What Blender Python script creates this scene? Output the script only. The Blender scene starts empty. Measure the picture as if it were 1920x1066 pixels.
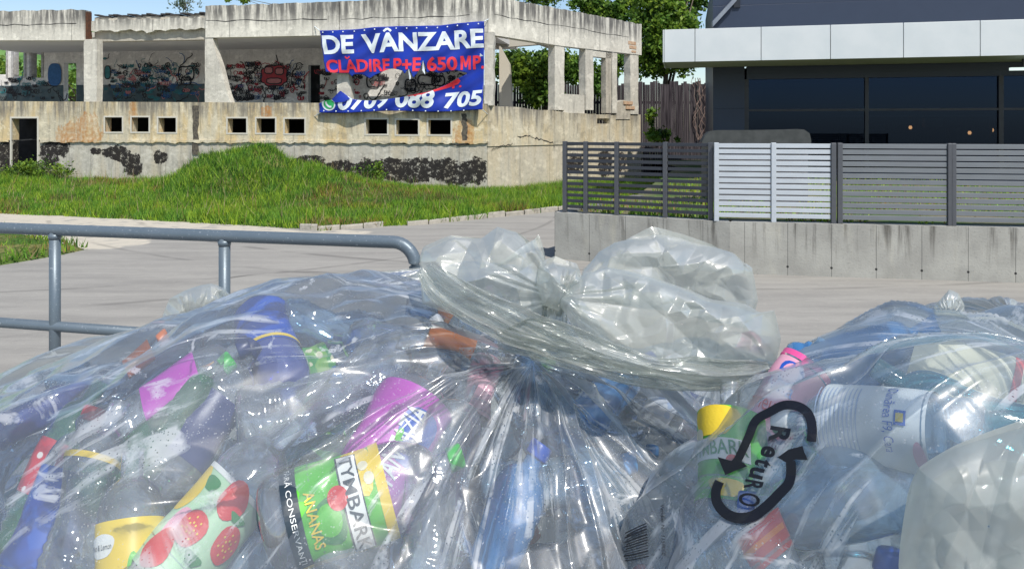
import bpy, bmesh, math, random
import numpy as np
from mathutils import Vector, Matrix
from mathutils.bvhtree import BVHTree
from mathutils.geometry import tessellate_polygon

SC = bpy.context.scene
COL = SC.collection
R = math.radians
F = 1400.0; HZ = 240.0; CX = 960.0; CAMZ = 2.2

# ---------------------------------------------------------------- camera, sky, sun
cam_d = bpy.data.cameras.new('camera')
cam = bpy.data.objects.new('camera', cam_d); COL.objects.link(cam)
cam.location = (0, 0, CAMZ); cam.rotation_euler = (R(90), 0, 0)
cam_d.sensor_width = 36; cam_d.lens = F/1920*36
cam_d.shift_y = -(533-HZ)/1920
cam_d.clip_start = 0.05; cam_d.clip_end = 3000
SC.camera = cam
SUN_AZ_X, SUN_AZ_Y, SUN_EL = 0.47, -0.88, R(53)
w = bpy.data.worlds.new('World'); SC.world = w; w.use_nodes = True
nt = w.node_tree
sky = nt.nodes.new('ShaderNodeTexSky'); sky.sky_type = 'NISHITA'; sky.sun_disc = False
sky.sun_elevation = SUN_EL; sky.sun_rotation = math.atan2(SUN_AZ_X, SUN_AZ_Y)
sky.air_density = 1.0; sky.dust_density = 0.6; sky.ozone_density = 1.6
bg = nt.nodes['Background']; bg.inputs['Strength'].default_value = 0.12
nt.links.new(sky.outputs[0], bg.inputs['Color'])
sun_d = bpy.data.lights.new('sun', 'SUN'); sun_d.energy = 4.0; sun_d.angle = R(0.53); sun_d.color = (1, 0.955, 0.88)
sun = bpy.data.objects.new('sun', sun_d); COL.objects.link(sun)
sdir = Vector((SUN_AZ_X*math.cos(SUN_EL), SUN_AZ_Y*math.cos(SUN_EL), math.sin(SUN_EL)))
sun.rotation_euler = sdir.to_track_quat('Z', 'Y').to_euler(); sun.location = (6, -6, 12)
SC.view_settings.view_transform = 'Standard'; SC.view_settings.look = 'None'
SC.view_settings.exposure = 0.3; SC.view_settings.gamma = 1
SC.render.engine = 'CYCLES'
SC.cycles.transparent_max_bounces = 40; SC.cycles.max_bounces = 7
SC.cycles.diffuse_bounces = 3; SC.cycles.glossy_bounces = 3; SC.cycles.transmission_bounces = 4
SC.cycles.caustics_reflective = False; SC.cycles.caustics_refractive = False
SC.cycles.sample_clamp_indirect = 6
SC.cycles.use_denoising = True

# ---------------------------------------------------------------- helpers
rng = np.random.default_rng(7)
rnd = random.Random(11)

def tag(o, label=None, cat=None, group=None, kind=None):
    if label: o['label'] = label
    if cat: o['category'] = cat
    if group: o['group'] = group
    if kind: o['kind'] = kind
    return o
def empty(name, loc=(0, 0, 0), label=None, cat=None, group=None):
    o = bpy.data.objects.new(name, None); COL.objects.link(o); o.location = loc
    o.empty_display_size = 0.1
    return tag(o, label, cat, group)
def mesh_obj(name, V, Fc, mats, parent=None, smooth=False, mi=None, uv=None):
    me = bpy.data.meshes.new(name)
    me.from_pydata([tuple(v) for v in V], [], [tuple(int(i) for i in f) for f in Fc])
    mats = mats if isinstance(mats, (list, tuple)) else [mats]
    for m in mats: me.materials.append(m)
    if mi is not None: me.polygons.foreach_set('material_index', np.asarray(mi, dtype=np.int32))
    if smooth: me.polygons.foreach_set('use_smooth', np.ones(len(me.polygons), dtype=bool))
    if uv is not None:
        ul = me.uv_layers.new(name='UVMap')
        li = np.empty(len(me.loops), dtype=np.int32); me.loops.foreach_get('vertex_index', li)
        ul.data.foreach_set('uv', np.asarray(uv, dtype=np.float32)[li].ravel())
    me.update()
    o = bpy.data.objects.new(name, me); COL.objects.link(o)
    if parent is not None:
        o.parent = parent
        if parent.type == 'EMPTY' or True:
            o.matrix_parent_inverse = Matrix.Identity(4)
            # vertices are given in world space: shift by parent's world location
            pl = world_loc(parent)
            if pl.length > 0: me.transform(Matrix.Translation(-pl))
    return o
def world_loc(o):
    l = Vector((0, 0, 0))
    while o is not None:
        l += o.location; o = o.parent
    return l
class MB:
    """collects pieces into one mesh; every vertex may carry a uv"""
    def __init__(s): s.V = []; s.F = []; s.M = []; s.UV = []
    def add(s, V, Fc, m=0, uv=None):
        n = len(s.V); s.V += [tuple(v) for v in V]
        s.F += [tuple(i+n for i in f) for f in Fc]; s.M += [m]*len(Fc)
        s.UV += [tuple(u) for u in uv] if uv is not None else [(0, 0)]*len(V)
    def box(s, p0, p1, m=0):
        x0, y0, z0 = p0; x1, y1, z1 = p1
        s.add([(x0,y0,z0),(x1,y0,z0),(x1,y1,z0),(x0,y1,z0),(x0,y0,z1),(x1,y0,z1),(x1,y1,z1),(x0,y1,z1)],
              [(0,3,2,1),(4,5,6,7),(0,1,5,4),(1,2,6,5),(2,3,7,6),(3,0,4,7)], m)
    def prism(s, quad, off, m=0):
        """polygon extruded by vector off"""
        n = len(quad); V = [Vector(q) for q in quad] + [Vector(q)+Vector(off) for q in quad]
        Fc = [tuple(range(n)), tuple(range(2*n-1, n-1, -1))] + [(i, i+n, (i+1) % n+n, (i+1) % n) for i in range(n)]
        s.add(V, Fc, m)
    def tube(s, pts, r, seg=14, m=0, cap=True):
        pts = [Vector(p) for p in pts]; n = len(pts); V = []; up = Vector((0, 0, 1))
        for i, p in enumerate(pts):
            d = (pts[min(i+1, n-1)]-pts[max(i-1, 0)]).normalized()
            a = d.cross(up)
            if a.length < 0.05: a = d.cross(Vector((0, 1, 0)))
            a.normalize(); b = d.cross(a).normalized()
            rr = r[i] if isinstance(r, (list, tuple)) else r
            for k in range(seg):
                t = 2*math.pi*k/seg; V.append(p+a*math.cos(t)*rr+b*math.sin(t)*rr)
        Fc = [(i*seg+k, i*seg+(k+1) % seg, (i+1)*seg+(k+1) % seg, (i+1)*seg+k) for i in range(n-1) for k in range(seg)]
        if cap: Fc += [tuple(range(seg)), tuple(range(n*seg-1, (n-1)*seg-1, -1))]
        s.add(V, Fc, m)
    def build(s, name, mats, parent=None, smooth=False, uv=False):
        o = mesh_obj(name, s.V, s.F, mats, parent, smooth, s.M, s.UV if uv else None)
        bm = bmesh.new(); bm.from_mesh(o.data); bmesh.ops.recalc_face_normals(bm, faces=bm.faces); bm.to_mesh(o.data); bm.free()
        return o
def bevel(o, wd, seg=2):
    b = o.modifiers.new('bevel', 'BEVEL'); b.width = wd; b.segments = seg; b.limit_method = 'ANGLE'; b.angle_limit = R(40)
    return o
def P(px, py, Y): return Vector(((px-CX)/F*Y, Y, CAMZ-(py-HZ)/F*Y))
def G(px, py, z=0.0):
    Y = (CAMZ-z)*F/(py-HZ); return Vector(((px-CX)/F*Y, Y, z))

# numpy value noise and faceted (crumple) noise
def _h(i, j, s=0):
    n = (i.astype(np.int64)*374761393 + j.astype(np.int64)*668265263 + s*1442695041) & 0xffffffff
    n = ((n ^ (n >> 13))*1274126177) & 0xffffffff
    return ((n ^ (n >> 16)) & 0xffff)/65535.0
def vnoise(x, y, s=0):
    i = np.floor(x).astype(np.int64); j = np.floor(y).astype(np.int64); fx = x-i; fy = y-j
    ux = fx*fx*(3-2*fx); uy = fy*fy*(3-2*fy)
    return (_h(i, j, s)*(1-ux)+_h(i+1, j, s)*ux)*(1-uy)+(_h(i, j+1, s)*(1-ux)+_h(i+1, j+1, s)*ux)*uy
def fnoise(x, y, s=0, o=3):
    t = 0; a = 0.5; k = 1.0
    for q in range(o): t = t+a*vnoise(x*k+q*17.3, y*k-q*9.1, s+q); a *= 0.5; k *= 2.03
    return t
def crumple(x, y, s=0):
    """piecewise linear on a jittered triangle lattice: flat facets, sharp creases"""
    a = x+(vnoise(x*.7+5, y*.7, s+50)-.5)*.9; b = y+(vnoise(x*.7, y*.7+9, s+60)-.5)*.9
    sk = (a+b)*0.366; xs = a+sk; ys = b+sk
    i = np.floor(xs).astype(np.int64); j = np.floor(ys).astype(np.int64); fx = xs-i; fy = ys-j
    lo = fx > fy
    h00 = _h(i, j, s); h11 = _h(i+1, j+1, s); h10 = _h(i+1, j, s); h01 = _h(i, j+1, s)
    return np.where(lo, h00+(h10-h00)*fx+(h11-h10)*fy, h00+(h01-h00)*fy+(h11-h01)*fx)

# ---------------------------------------------------------------- node helpers
class N:
    def __init__(s, name):
        s.m = bpy.data.materials.new(name); s.m.use_nodes = True; s.t = s.m.node_tree
        s.b = s.t.nodes.get('Principled BSDF'); s.out = s.t.nodes.get('Material Output')
        s.co = s.t.nodes.new('ShaderNodeTexCoord')
    def L(s, a, b): s.t.links.new(a, b)
    def nd(s, typ, ins=None, **kw):
        n = s.t.nodes.new(typ)
        for k, v in kw.items(): setattr(n, k, v)
        for k, v in (ins or {}).items():
            if hasattr(v, 'is_linked') or isinstance(v, bpy.types.NodeSocket): s.L(v, n.inputs[k])
            else: n.inputs[k].default_value = v
        return n
    def map(s, vec, scale=(1, 1, 1), loc=(0, 0, 0)):
        return s.nd('ShaderNodeMapping', {0: vec, 'Scale': scale, 'Location': loc}).outputs[0]
    def noise(s, vec, scale=5, detail=4, rough=.55, dist=0):
        return s.nd('ShaderNodeTexNoise', {'Vector': vec, 'Scale': scale, 'Detail': detail, 'Roughness': rough, 'Distortion': dist}).outputs[0]
    def vor(s, vec, scale=5, feat='F1'):
        return s.nd('ShaderNodeTexVoronoi', {'Vector': vec, 'Scale': scale}, feature=feat).outputs['Distance']
    def M(s, op, a, b=0.0, c=0.0, clamp=False):
        return s.nd('ShaderNodeMath', {0: a, 1: b, 2: c}, operation=op, use_clamp=clamp).outputs[0]
    def step(s, x, a, b):   # smooth 0..1 between a and b
        return s.nd('ShaderNodeMapRange', {0: x, 1: a, 2: b, 3: 0.0, 4: 1.0}, interpolation_type='SMOOTHSTEP').outputs[0]
    def mix(s, f, a, b):
        n = s.t.nodes.new('ShaderNodeMix'); n.data_type = 'RGBA'
        for i, v in ((0, f), (6, a), (7, b)):
            if isinstance(v, bpy.types.NodeSocket): s.L(v, n.inputs[i])
            else: n.inputs[i].default_value = v if i == 0 else ((*v, 1) if len(v) == 3 else v)
        return n.outputs[2]
    def xyz(s, vec): return s.nd('ShaderNodeSeparateXYZ', {0: vec}).outputs
    def bump(s, h, st=.5, d=.02):
        return s.nd('ShaderNodeBump', {'Height': h, 'Strength': st, 'Distance': d}).outputs[0]
    def ellipses(s, X, Z, lst, wob, k=.5):
        """1 inside any of the (x,z,rx,rz) ellipses, with a ragged rim from wob"""
        best = None
        for (cx, cz, rx, rz) in lst:
            a = s.M('DIVIDE', s.M('SUBTRACT', X, cx), rx); b = s.M('DIVIDE', s.M('SUBTRACT', Z, cz), rz)
            d = s.M('SQRT', s.M('ADD', s.M('MULTIPLY', a, a), s.M('MULTIPLY', b, b)))
            best = d if best is None else s.M('MINIMUM', best, d)
        v = s.M('ADD', best, s.M('MULTIPLY', s.M('SUBTRACT', wob, .5), k*2))
        return s.step(v, 1.04, .96)
    def fin(s, col=None, rough=.8, bump=None, metal=0, spec=.4):
        if col is not None:
            if isinstance(col, bpy.types.NodeSocket): s.L(col, s.b.inputs['Base Color'])
            else: s.b.inputs['Base Color'].default_value = (*col, 1)
        if isinstance(rough, bpy.types.NodeSocket): s.L(rough, s.b.inputs['Roughness'])
        else: s.b.inputs['Roughness'].default_value = rough
        s.b.inputs['Metallic'].default_value = metal; s.b.inputs['Specular IOR Level'].default_value = spec
        if bump is not None: s.L(bump, s.b.inputs['Normal'])
        return s.m
def noisy(name, c0, c1, scale=6, rough=.7, metal=0, bmp=.15, spec=.4, d=.01):
    n = N(name); v = n.noise(n.co.outputs['Object'], scale, 5)
    return n.fin(n.mix(n.step(v, .3, .7), c0, c1), rough, n.bump(v, bmp, d), metal, spec)
# ================================================================ SETTING
C0 = Vector((-.755, 23.5)); CL = Vector((-17.83, 26.0)); CR = Vector((5.0, 29.5))
class Wall:
    """vertical plane in plan from A to B; u metres along, z up, d metres inwards (away from camera)"""
    def __init__(s, A, B):
        s.A = A; s.d = (B-A).normalized(); s.L = (B-A).length
        n = Vector((-s.d.y, s.d.x)); s.n = n if n.y > 0 else -n
    def p(s, u, z, d=0.0):
        q = s.A+s.d*u+s.n*d; return Vector((q.x, q.y, z))
    def uz(s, px, py, d=0.0):
        k = (px-CX)/F   # x = k*y ; solve on the plane
        A = s.A+s.n*d
        u = (k*A.y-A.x)/(s.d.x-k*s.d.y); Y = A.y+s.d.y*u
        return u, CAMZ-(py-HZ)/F*Y
WL = Wall(C0, CL); WR = Wall(C0, CR)
W3 = lambda wl: (lambda px, py, d=0.0: wl.p(*wl.uz(px, py, d), d))

def graffiti_free(): pass
def concrete(name, base, dark, streak=.5, rust=(), black=(), seams=0.0, yellow=0, bands=(), topdark=None):
    n = N(name); uv = n.co.outputs['UV']; X, Z, _ = n.xyz(uv)
    big = n.noise(uv, .7, 5, .6); fine = n.noise(uv, 9, 6, .65)
    st = n.noise(n.map(uv, (5.5, .55, 1)), 1.0, 6, .65); st2 = n.noise(n.map(uv, (2.1, .35, 1), (3, 7, 0)), 1.0, 5, .6)
    c = n.mix(n.step(big, .3, .7), base, tuple(b*.82 for b in base))
    if yellow:
        c = n.mix(n.M('MULTIPLY', n.step(st2, .42, .62), yellow), c, (.60, .46, .24))
    c = n.mix(n.M('MULTIPLY', n.step(st, .5, .72), streak), c, dark)
    c = n.mix(n.M('MULTIPLY', n.step(fine, .45, .75), .5), c, tuple(b*.5 for b in base)); c = n.mix(n.M('MULTIPLY', n.step(n.noise(uv, 2.6, 7, .7), .52, .62), .55), c, tuple(min(1, b*1.28) for b in base)); c = n.mix(n.M('MULTIPLY', n.step(n.noise(n.map(uv, (1, 1, 1), (9, 4, 0)), 1.7, 7, .7), .54, .64), .5*streak), c, dark)
    for (z0, z1, amt) in bands:
        m = n.M('MULTIPLY', n.step(Z, z0, z1), n.step(st, .35, .6)); c = n.mix(n.M('MULTIPLY', m, amt), c, dark)
    if rust:
        m = n.ellipses(X, Z, rust, n.noise(n.map(uv, (3, 1, 1)), 1.6, 6, .7), 1.0); m = n.M('MULTIPLY', m, n.step(n.M('ADD', n.M('MULTIPLY', st, .6), n.M('MULTIPLY', fine, .5)), .38, .68)); c = n.mix(n.M('MULTIPLY', m, .85), c, (.42, .19, .05))
    if seams:
        fr = n.M('FRACT', n.M('DIVIDE', X, seams)); c = n.mix(n.M('MULTIPLY', n.step(n.M('ABSOLUTE', n.M('SUBTRACT', fr, .5)), .488, .497), .5), c, (.12, .11, .10))
    if black:
        wob = n.noise(uv, 1.9, 8, .72); m = n.ellipses(X, Z, black, wob, 1.25)
        m = n.M('MULTIPLY', m, n.M('MULTIPLY', n.step(n.noise(uv, 5.5, 10, .85), .42, .45), n.step(n.noise(n.map(uv, (8, 3, 1)), 1, 7, .7), .24, .32))); c = n.mix(n.M('MULTIPLY', m, .96), c, (.010, .008, .009))
    h = n.M('ADD', n.M('MULTIPLY', fine, .6), n.M('MULTIPLY', n.noise(uv, 40, 3), .25))
    return n.fin(c, .9, n.bump(h, .6, .03), spec=.2)

def holed_wall(name, wl, u0, u1, zb, zt, holes, depth, mat, parent, d0=0.0, jag=.012, step=.5, edge=None):
    """wall sheet with real thickness; zb/zt are numbers or functions of u; holes are (u0,u1,z0,z1)"""
    fb = zb if callable(zb) else (lambda u: zb); ft = zt if callable(zt) else (lambda u: zt)
    us = {u0, u1}; zs = {0.0, 1.0}
    for h in holes: us |= {h[0], h[1]}
    us |= set(np.arange(u0, u1, step)); us = sorted(us)
    us = [u for i, u in enumerate(us) if i == 0 or u-us[i-1] > 1e-4]
    zl = sorted({h[2] for h in holes} | {h[3] for h in holes})
    MBo = MB(); idx = {}
    zref0 = min(fb(u) for u in us); zref1 = max(ft(u) for u in us)
    lv = [None]+zl+[None]
    def zz(u, k):
        if lv[k] is None: return fb(u) if k == 0 else ft(u)
        return min(max(lv[k], fb(u)), ft(u))
    solid = {}
    for i in range(len(us)-1):
        for k in range(len(lv)-1):
            uc = (us[i]+us[i+1])/2; a = zz(uc, k); b = zz(uc, k+1)
            if b-a < 1e-4: solid[i, k] = False; continue
            zc = (a+b)/2
            solid[i, k] = not any(h[0] < uc < h[1] and h[2] < zc < h[3] for h in holes)
    V = []; UV = []; key = {}
    def vert(i, k, s):
        t = (i, k, s)
        if t not in key:
            key[t] = len(V); u = us[i]; z = zz(u, k)
            V.append(wl.p(u, z, d0+(depth if s else 0))); UV.append((u+(.0 if not s else .3), z))
        return key[t]
    Fc = []
    for (i, k), ok in solid.items():
        if not ok: continue
        Fc.append((vert(i,k,0), vert(i+1,k,0), vert(i+1,k+1,0), vert(i,k+1,0)))
        Fc.append((vert(i,k,1), vert(i,k+1,1), vert(i+1,k+1,1), vert(i+1,k,1)))
        for (di, dk, e) in ((-1,0,((i,k),(i,k+1))), (1,0,((i+1,k+1),(i+1,k))), (0,-1,((i+1,k),(i,k))), (0,1,((i,k+1),(i+1,k+1)))):
            if not solid.get((i+di, k+dk), False):
                (a, b), (c, d) = e
                Fc.append((vert(a,b,0), vert(c,d,0), vert(c,d,1), vert(a,b,1)))
    o = mesh_obj(name, V, Fc, mat, parent, uv=UV)
    bm = bmesh.new(); bm.from_mesh(o.data); bmesh.ops.recalc_face_normals(bm, faces=bm.faces); bm.to_mesh(o.data); bm.free()
    return o

# ---------------------------------------------------------------- ground
def ground_mat():
    n = N('asphalt'); p = n.co.outputs['Object']; X, Y, _ = n.xyz(p)
    along = n.map(p, (.35, 2.2, 1)); a = n.noise(along, 1.3, 7, .6); f = n.noise(p, 60, 3); g = n.noise(p, 9, 5)
    c = n.mix(n.step(a, .3, .75), (.33, .315, .285), (.255, .244, .224)); a2 = n.noise(n.map(p, (1.0, 5, 1)), 2.2, 8, .72); c = n.mix(n.M('MULTIPLY', n.step(a2, .5, .7), .26), c, (.15, .142, .135))
    c = n.mix(n.M('MULTIPLY', n.step(f, .5, .75), .35), c, (.17, .16, .15))
    c = n.mix(n.M('MULTIPLY', n.step(g, .55, .75), .3), c, (.42, .40, .35))
    # pale dust and gravel by the grass on the left
    wob = n.noise(p, .8, 6)
    d = n.ellipses(X, Y, [(-12.5, 17.6, 7.5, 2.1), (-9.8, 14.2, 2.8, 1.2), (-7.5, 15.6, 4, .9)], wob, .6)
    c = n.mix(n.M('MULTIPLY', d, n.step(n.noise(p, 3, 6), .25, .5)), c, (.50, .455, .375))
    # curved tyre marks
    for (cx, cy, rr, wd, am) in ((-3.2, 10.3, 1.15, .035, .7), (-9, 20, 10.2, .05, .4), (-10, 22, 13.6, .06, .4), (3, 26, 14.5, .07, .45), (3, 27, 16.8, .05, .35), (-14, 27, 21.0, .06, .35)):
        dx = n.M('SUBTRACT', X, cx); dy = n.M('SUBTRACT', Y, cy)
        r = n.M('SQRT', n.M('ADD', n.M('MULTIPLY', dx, dx), n.M('MULTIPLY', dy, dy)))
        m = n.M('MULTIPLY', n.step(n.M('ABSOLUTE', n.M('SUBTRACT', r, rr)), wd*1.6, wd*.4), n.step(n.noise(p, .9, 3), .4, .6))
        c = n.mix(n.M('MULTIPLY', m, am), c, (.10, .095, .09))
    # cracks
    e = n.vor(n.map(p, (.5, .5, 1)), 1.0, 'DISTANCE_TO_EDGE')
    c = n.mix(n.M('MULTIPLY', n.step(n.M('ADD', e, n.M('MULTIPLY', n.noise(p, 4, 4), .06)), .030, .022), .10), c, (.16, .15, .14))
    return n.fin(c, .92, n.bump(f, .35, .008), spec=.2)
M_asph = ground_mat()
S = 600
mesh_obj('ground', [(-S, -60, 0), (S, -60, 0), (S, S, 0), (-S, S, 0)], [(0, 1, 2, 3)], M_asph).__setitem__('kind', 'structure')

# lawn in front of the ruin, a height field with the overgrown mound
lawn_front = [(-26, 22.6), (-19.0, 20.3), (-13.2, 19.25), (-10.2, 18.35), (-7.0, 17.2), (-4.1, 16.1), (-1.9, 17.2), (-.3, 18.6), (1.35, 19.95), (3.6, 21.9), (6.5, 24.5)]
lfx = np.array([a[0] for a in lawn_front]); lfy = np.array([a[1] for a in lawn_front])
def lawn_z(x, y):
    x = np.asarray(x, float); y = np.asarray(y, float)
    e = y-np.interp(x, lfx, lfy)
    e = e+(vnoise(x*1.1, y*1.1, 3)-.5)*.35*np.clip(e*3, 0, 1)
    rise = np.clip(e/6.5, 0, 1)*.42*np.clip((-x+1)/8, .12, 1)
    m = .76*np.exp(-(((x+8.35)/1.45)**2+((y-22.2)/1.5)**2)**1.5)+.56*np.exp(-(((x+6.4)/1.9)**2+((y-22.0)/1.5)**2)**1.2)+.42*(fnoise(x*1.9, y*1.9, 31)-.45)*np.exp(-(((x+7.4)/2.6)**2+((y-22)/2)**2))*2
    m += .25*np.exp(-(((x+9.8)/1.8)**2+((y-22)/1.5)**2))+.25*np.exp(-(((x+3.6)/2.2)**2+((y-21.0)/1.6)**2))
    return np.clip(e*.5, 0, .06)+rise+m*np.clip(e*.8, 0, 1)+(fnoise(x*1.3, y*1.3, 8)-.45)*.14*np.clip(e, 0, 1)
def lawn_mat():
    n = N('turf'); p = n.co.outputs['Object']; a = n.noise(p, 1.1, 6); b = n.noise(p, 12, 4)
    c = n.mix(n.step(a, .4, .65), (.07, .14, .025), (.20, .18, .07)); c = n.mix(n.step(b, .4, .7), c, (.03, .06, .012))
    return n.fin(c, .95, n.bump(b, .8, .05), spec=.1)
M_turf = lawn_mat()
xs = np.arange(-26, 6.5, .16); V = []; Fc = []; ny = 46
for i, x in enumerate(xs):
    y0 = float(np.interp(x, lfx, lfy)); y1 = 27.5+max(0, (x+.8))*1.0
    ys = y0+(y1-y0)*np.linspace(0, 1, ny)**1.15; zs_ = lawn_z(np.full(ny, x), ys)
    zs_[0] = -.05
    V += [(x, yy, zz_) for yy, zz_ in zip(ys, zs_)]
for i in range(len(xs)-1):
    for j in range(ny-1):
        Fc.append((i*ny+j, (i+1)*ny+j, (i+1)*ny+j+1, i*ny+j+1))
mesh_obj('lawn_soil', V, Fc, M_turf, smooth=True)['kind'] = 'structure'

# small verge on the far left
vb = [G(-140, 432), G(0, 434), G(60, 444), G(120, 458), G(165, 468), G(120, 478), G(40, 492), G(-40, 505), G(-200, 520)]
def in_poly(x, y, poly):
    c = np.zeros(np.shape(x), bool); j = len(poly)-1
    for i in range(len(poly)):
        xi, yi = poly[i][0], poly[i][1]; xj, yj = poly[j][0], poly[j][1]
        c ^= ((yi > y) != (yj > y)) & (x < (xj-xi)*(y-yi)/(yj-yi+1e-12)+xi); j = i
    return c
vc = sum((Vector(v) for v in vb), Vector())/len(vb)
V = [vc+Vector((0, 0, .16))]; nb = len(vb)
for t, zz_ in ((.5, .13), (.85, .06), (1.0, -.02)):
    V += [vc+(v-vc)*t+Vector((0, 0, zz_)) for v in vb]
Fc = [(0, 1+i, 1+(i+1) % nb) for i in range(nb)]
for r_ in range(2): Fc += [(1+r_*nb+i, 1+(r_+1)*nb+i, 1+(r_+1)*nb+(i+1) % nb, 1+r_*nb+(i+1) % nb) for i in range(nb)]
mesh_obj('verge_soil', V, Fc, M_turf, smooth=True)['kind'] = 'structure'

# kerb stones along the lawn
M_kerb = noisy('kerb_stone', (.42, .39, .33), (.30, .28, .24), 8, .9)
kb = MB(); a = 5.6
pts = [(np.interp(t, [0, 1], [0, 1])) for t in (0,)]
x = -4.6
while x < 1.3:
    ln = .62+rnd.uniform(-.06, .06); x1 = x+ln*.72
    if rnd.random() < .9:
        y0 = np.interp(x, lfx, lfy)-.05; y1 = np.interp(x1-.02, lfx, lfy)-.05; dz = rnd.uniform(-.02, .02); sk = rnd.uniform(-.04, .04)
        kb.prism([(x, y0-.07+sk, -.03), (x1-.02, y1-.07, -.03), (x1-.02, y1-.07, .11+dz), (x, y0-.07+sk, .10+dz)], (-.03, .17, .0))
    x = x1
bevel(kb.build('kerb', M_kerb), .015)['kind'] = 'structure'

# grass blades
def blades(name, X, Y, Z, h, wd, mats, mi, lab):
    n = len(X); th = rng.uniform(0, 2*math.pi, n); ln = rng.normal(0, .35, (n, 2))*h[:, None]
    V = np.zeros((n, 3, 3)); dx = np.cos(th)*wd; dy = np.sin(th)*wd
    V[:, 0] = np.stack([X-dx, Y-dy, Z-.02], 1); V[:, 1] = np.stack([X+dx, Y+dy, Z-.02], 1)
    V[:, 2] = np.stack([X+ln[:, 0], Y+ln[:, 1], Z+h], 1)
    me = bpy.data.meshes.new(name); me.vertices.add(3*n); me.vertices.foreach_set('co', V.ravel())
    me.loops.add(3*n); me.loops.foreach_set('vertex_index', np.arange(3*n, dtype=np.int32))
    me.polygons.add(n); me.polygons.foreach_set('loop_start', np.arange(0, 3*n, 3, dtype=np.int32))
    for m in mats: me.materials.append(m)
    me.polygons.foreach_set('material_index', mi.astype(np.int32)); me.update(calc_edges=True)
    o = bpy.data.objects.new(name, me); COL.objects.link(o); return tag(o, lab, 'grass', kind='stuff')
def leafmat(name, c, tr=.35, sat=1.0):
    n = N(name); p = n.co.outputs['Object']; v = n.noise(p, 1.2, 4); v2 = n.noise(p, 7, 3)
    cc = n.mix(n.step(v, .35, .65), c, (c[0]*1.7, c[1]*1.25, c[2]*.9)); cc = n.mix(n.M('MULTIPLY', n.step(v2, .45, .7), .5), cc, tuple(k*.5 for k in c))
    n.fin(cc, .55, spec=.3)
    t = n.nd('ShaderNodeBsdfTranslucent', {'Color': cc}); mx = n.nd('ShaderNodeMixShader', {0: tr, 1: n.b.outputs[0], 2: t.outputs[0]})
    n.L(mx.outputs[0], n.out.inputs[0]); return n.m
GM = [leafmat('grass_green', (.15, .34, .04), .45), leafmat('grass_fresh', (.27, .48, .06), .45), leafmat('grass_dry', (.22, .19, .08)), leafmat('grass_dark', (.055, .15, .025))]
n_ = 400000
X = rng.uniform(-24, 6.2, n_); Y = rng.uniform(15.6, 27.5, n_)
front = np.interp(X, lfx, lfy); k = (Y > front-.04+(vnoise(X*3, Y*3, 5)-.5)*.25)
wallY = np.where(X < C0.x, C0.y+(X-C0.x)*(CL.y-C0.y)/(CL.x-C0.x), C0.y+(X-C0.x)*1.042)
k &= Y < wallY-.02
k &= ~((X > -13.4) & (X < -10.2) & (Y > wallY-1.0) & (rng.random(n_) < .6))   # bare strip by the wall
X, Y = X[k], Y[k]; Z = lawn_z(X, Y)
den = fnoise(X*.55, Y*.55, 4); mound = np.exp(-(((X+7.4)/2.3)**2+((Y-21.7)/2)**2))
h = .05+.13*rng.random(len(X))*(0.5+den)+.12*mound*rng.random(len(X))+.10*np.clip((X+3.5)/3, 0, 1)
h *= .55+1.1*vnoise(X*1.7, Y*2.1, 44)
h += np.where((X < -15.2) & (Y > 24), .22*rng.random(len(X)), 0)
patch = fnoise(X*.45+40, Y*.9, 21)
mi = np.where(rng.random(len(X)) < .5, 0, 1)
mi = np.where((patch > .50) & (rng.random(len(X)) < .55) & (mound < .3), 2, mi)
mi = np.where((rng.random(len(X)) < .25+.55*mound*vnoise(X*1.5, Y*1.5, 9)), 3, mi)
blades('grass', X, Y, Z, h, .009+.009*rng.random(len(X)), GM, mi, 'green weedy grass covering the lawn and mound before the ruin')
kk = rng.random(len(X)) < .018; Xs_, Ys_ = X[kk]+rng.normal(0, .05, kk.sum()), Y[kk]; blades('dry_stalks', Xs_, Ys_, lawn_z(Xs_, Ys_), .22+.28*rng.random(len(Xs_)), .007+.004*rng.random(len(Xs_)), [GM[2], GM[0], noisy('dead_stem', (.34, .27, .16), (.24, .18, .1), 9, .9)], rng.integers(0, 3, len(Xs_)), 'taller dry stalks and weeds standing in the lawn grass')
n_ = 16000
X = rng.uniform(-17, -7, n_); Y = rng.uniform(10.5, 17, n_); k = in_poly(X, Y, vb); X, Y = X[k], Y[k]
rr_ = np.sqrt((X-vc.x)**2+(Y-vc.y)**2); keep = fnoise(X*1.4, Y*1.4, 3) > .33+.05*(rr_ > 2.2); X, Y = X[keep], Y[keep]
blades('grass', X, Y, np.full(len(X), .06), .05+.15*rng.random(len(X)), .012+.01*rng.random(len(X)), GM, rng.integers(0, 4, len(X)), 'patchy tuft of grass on the dusty verge at the left')

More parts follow.
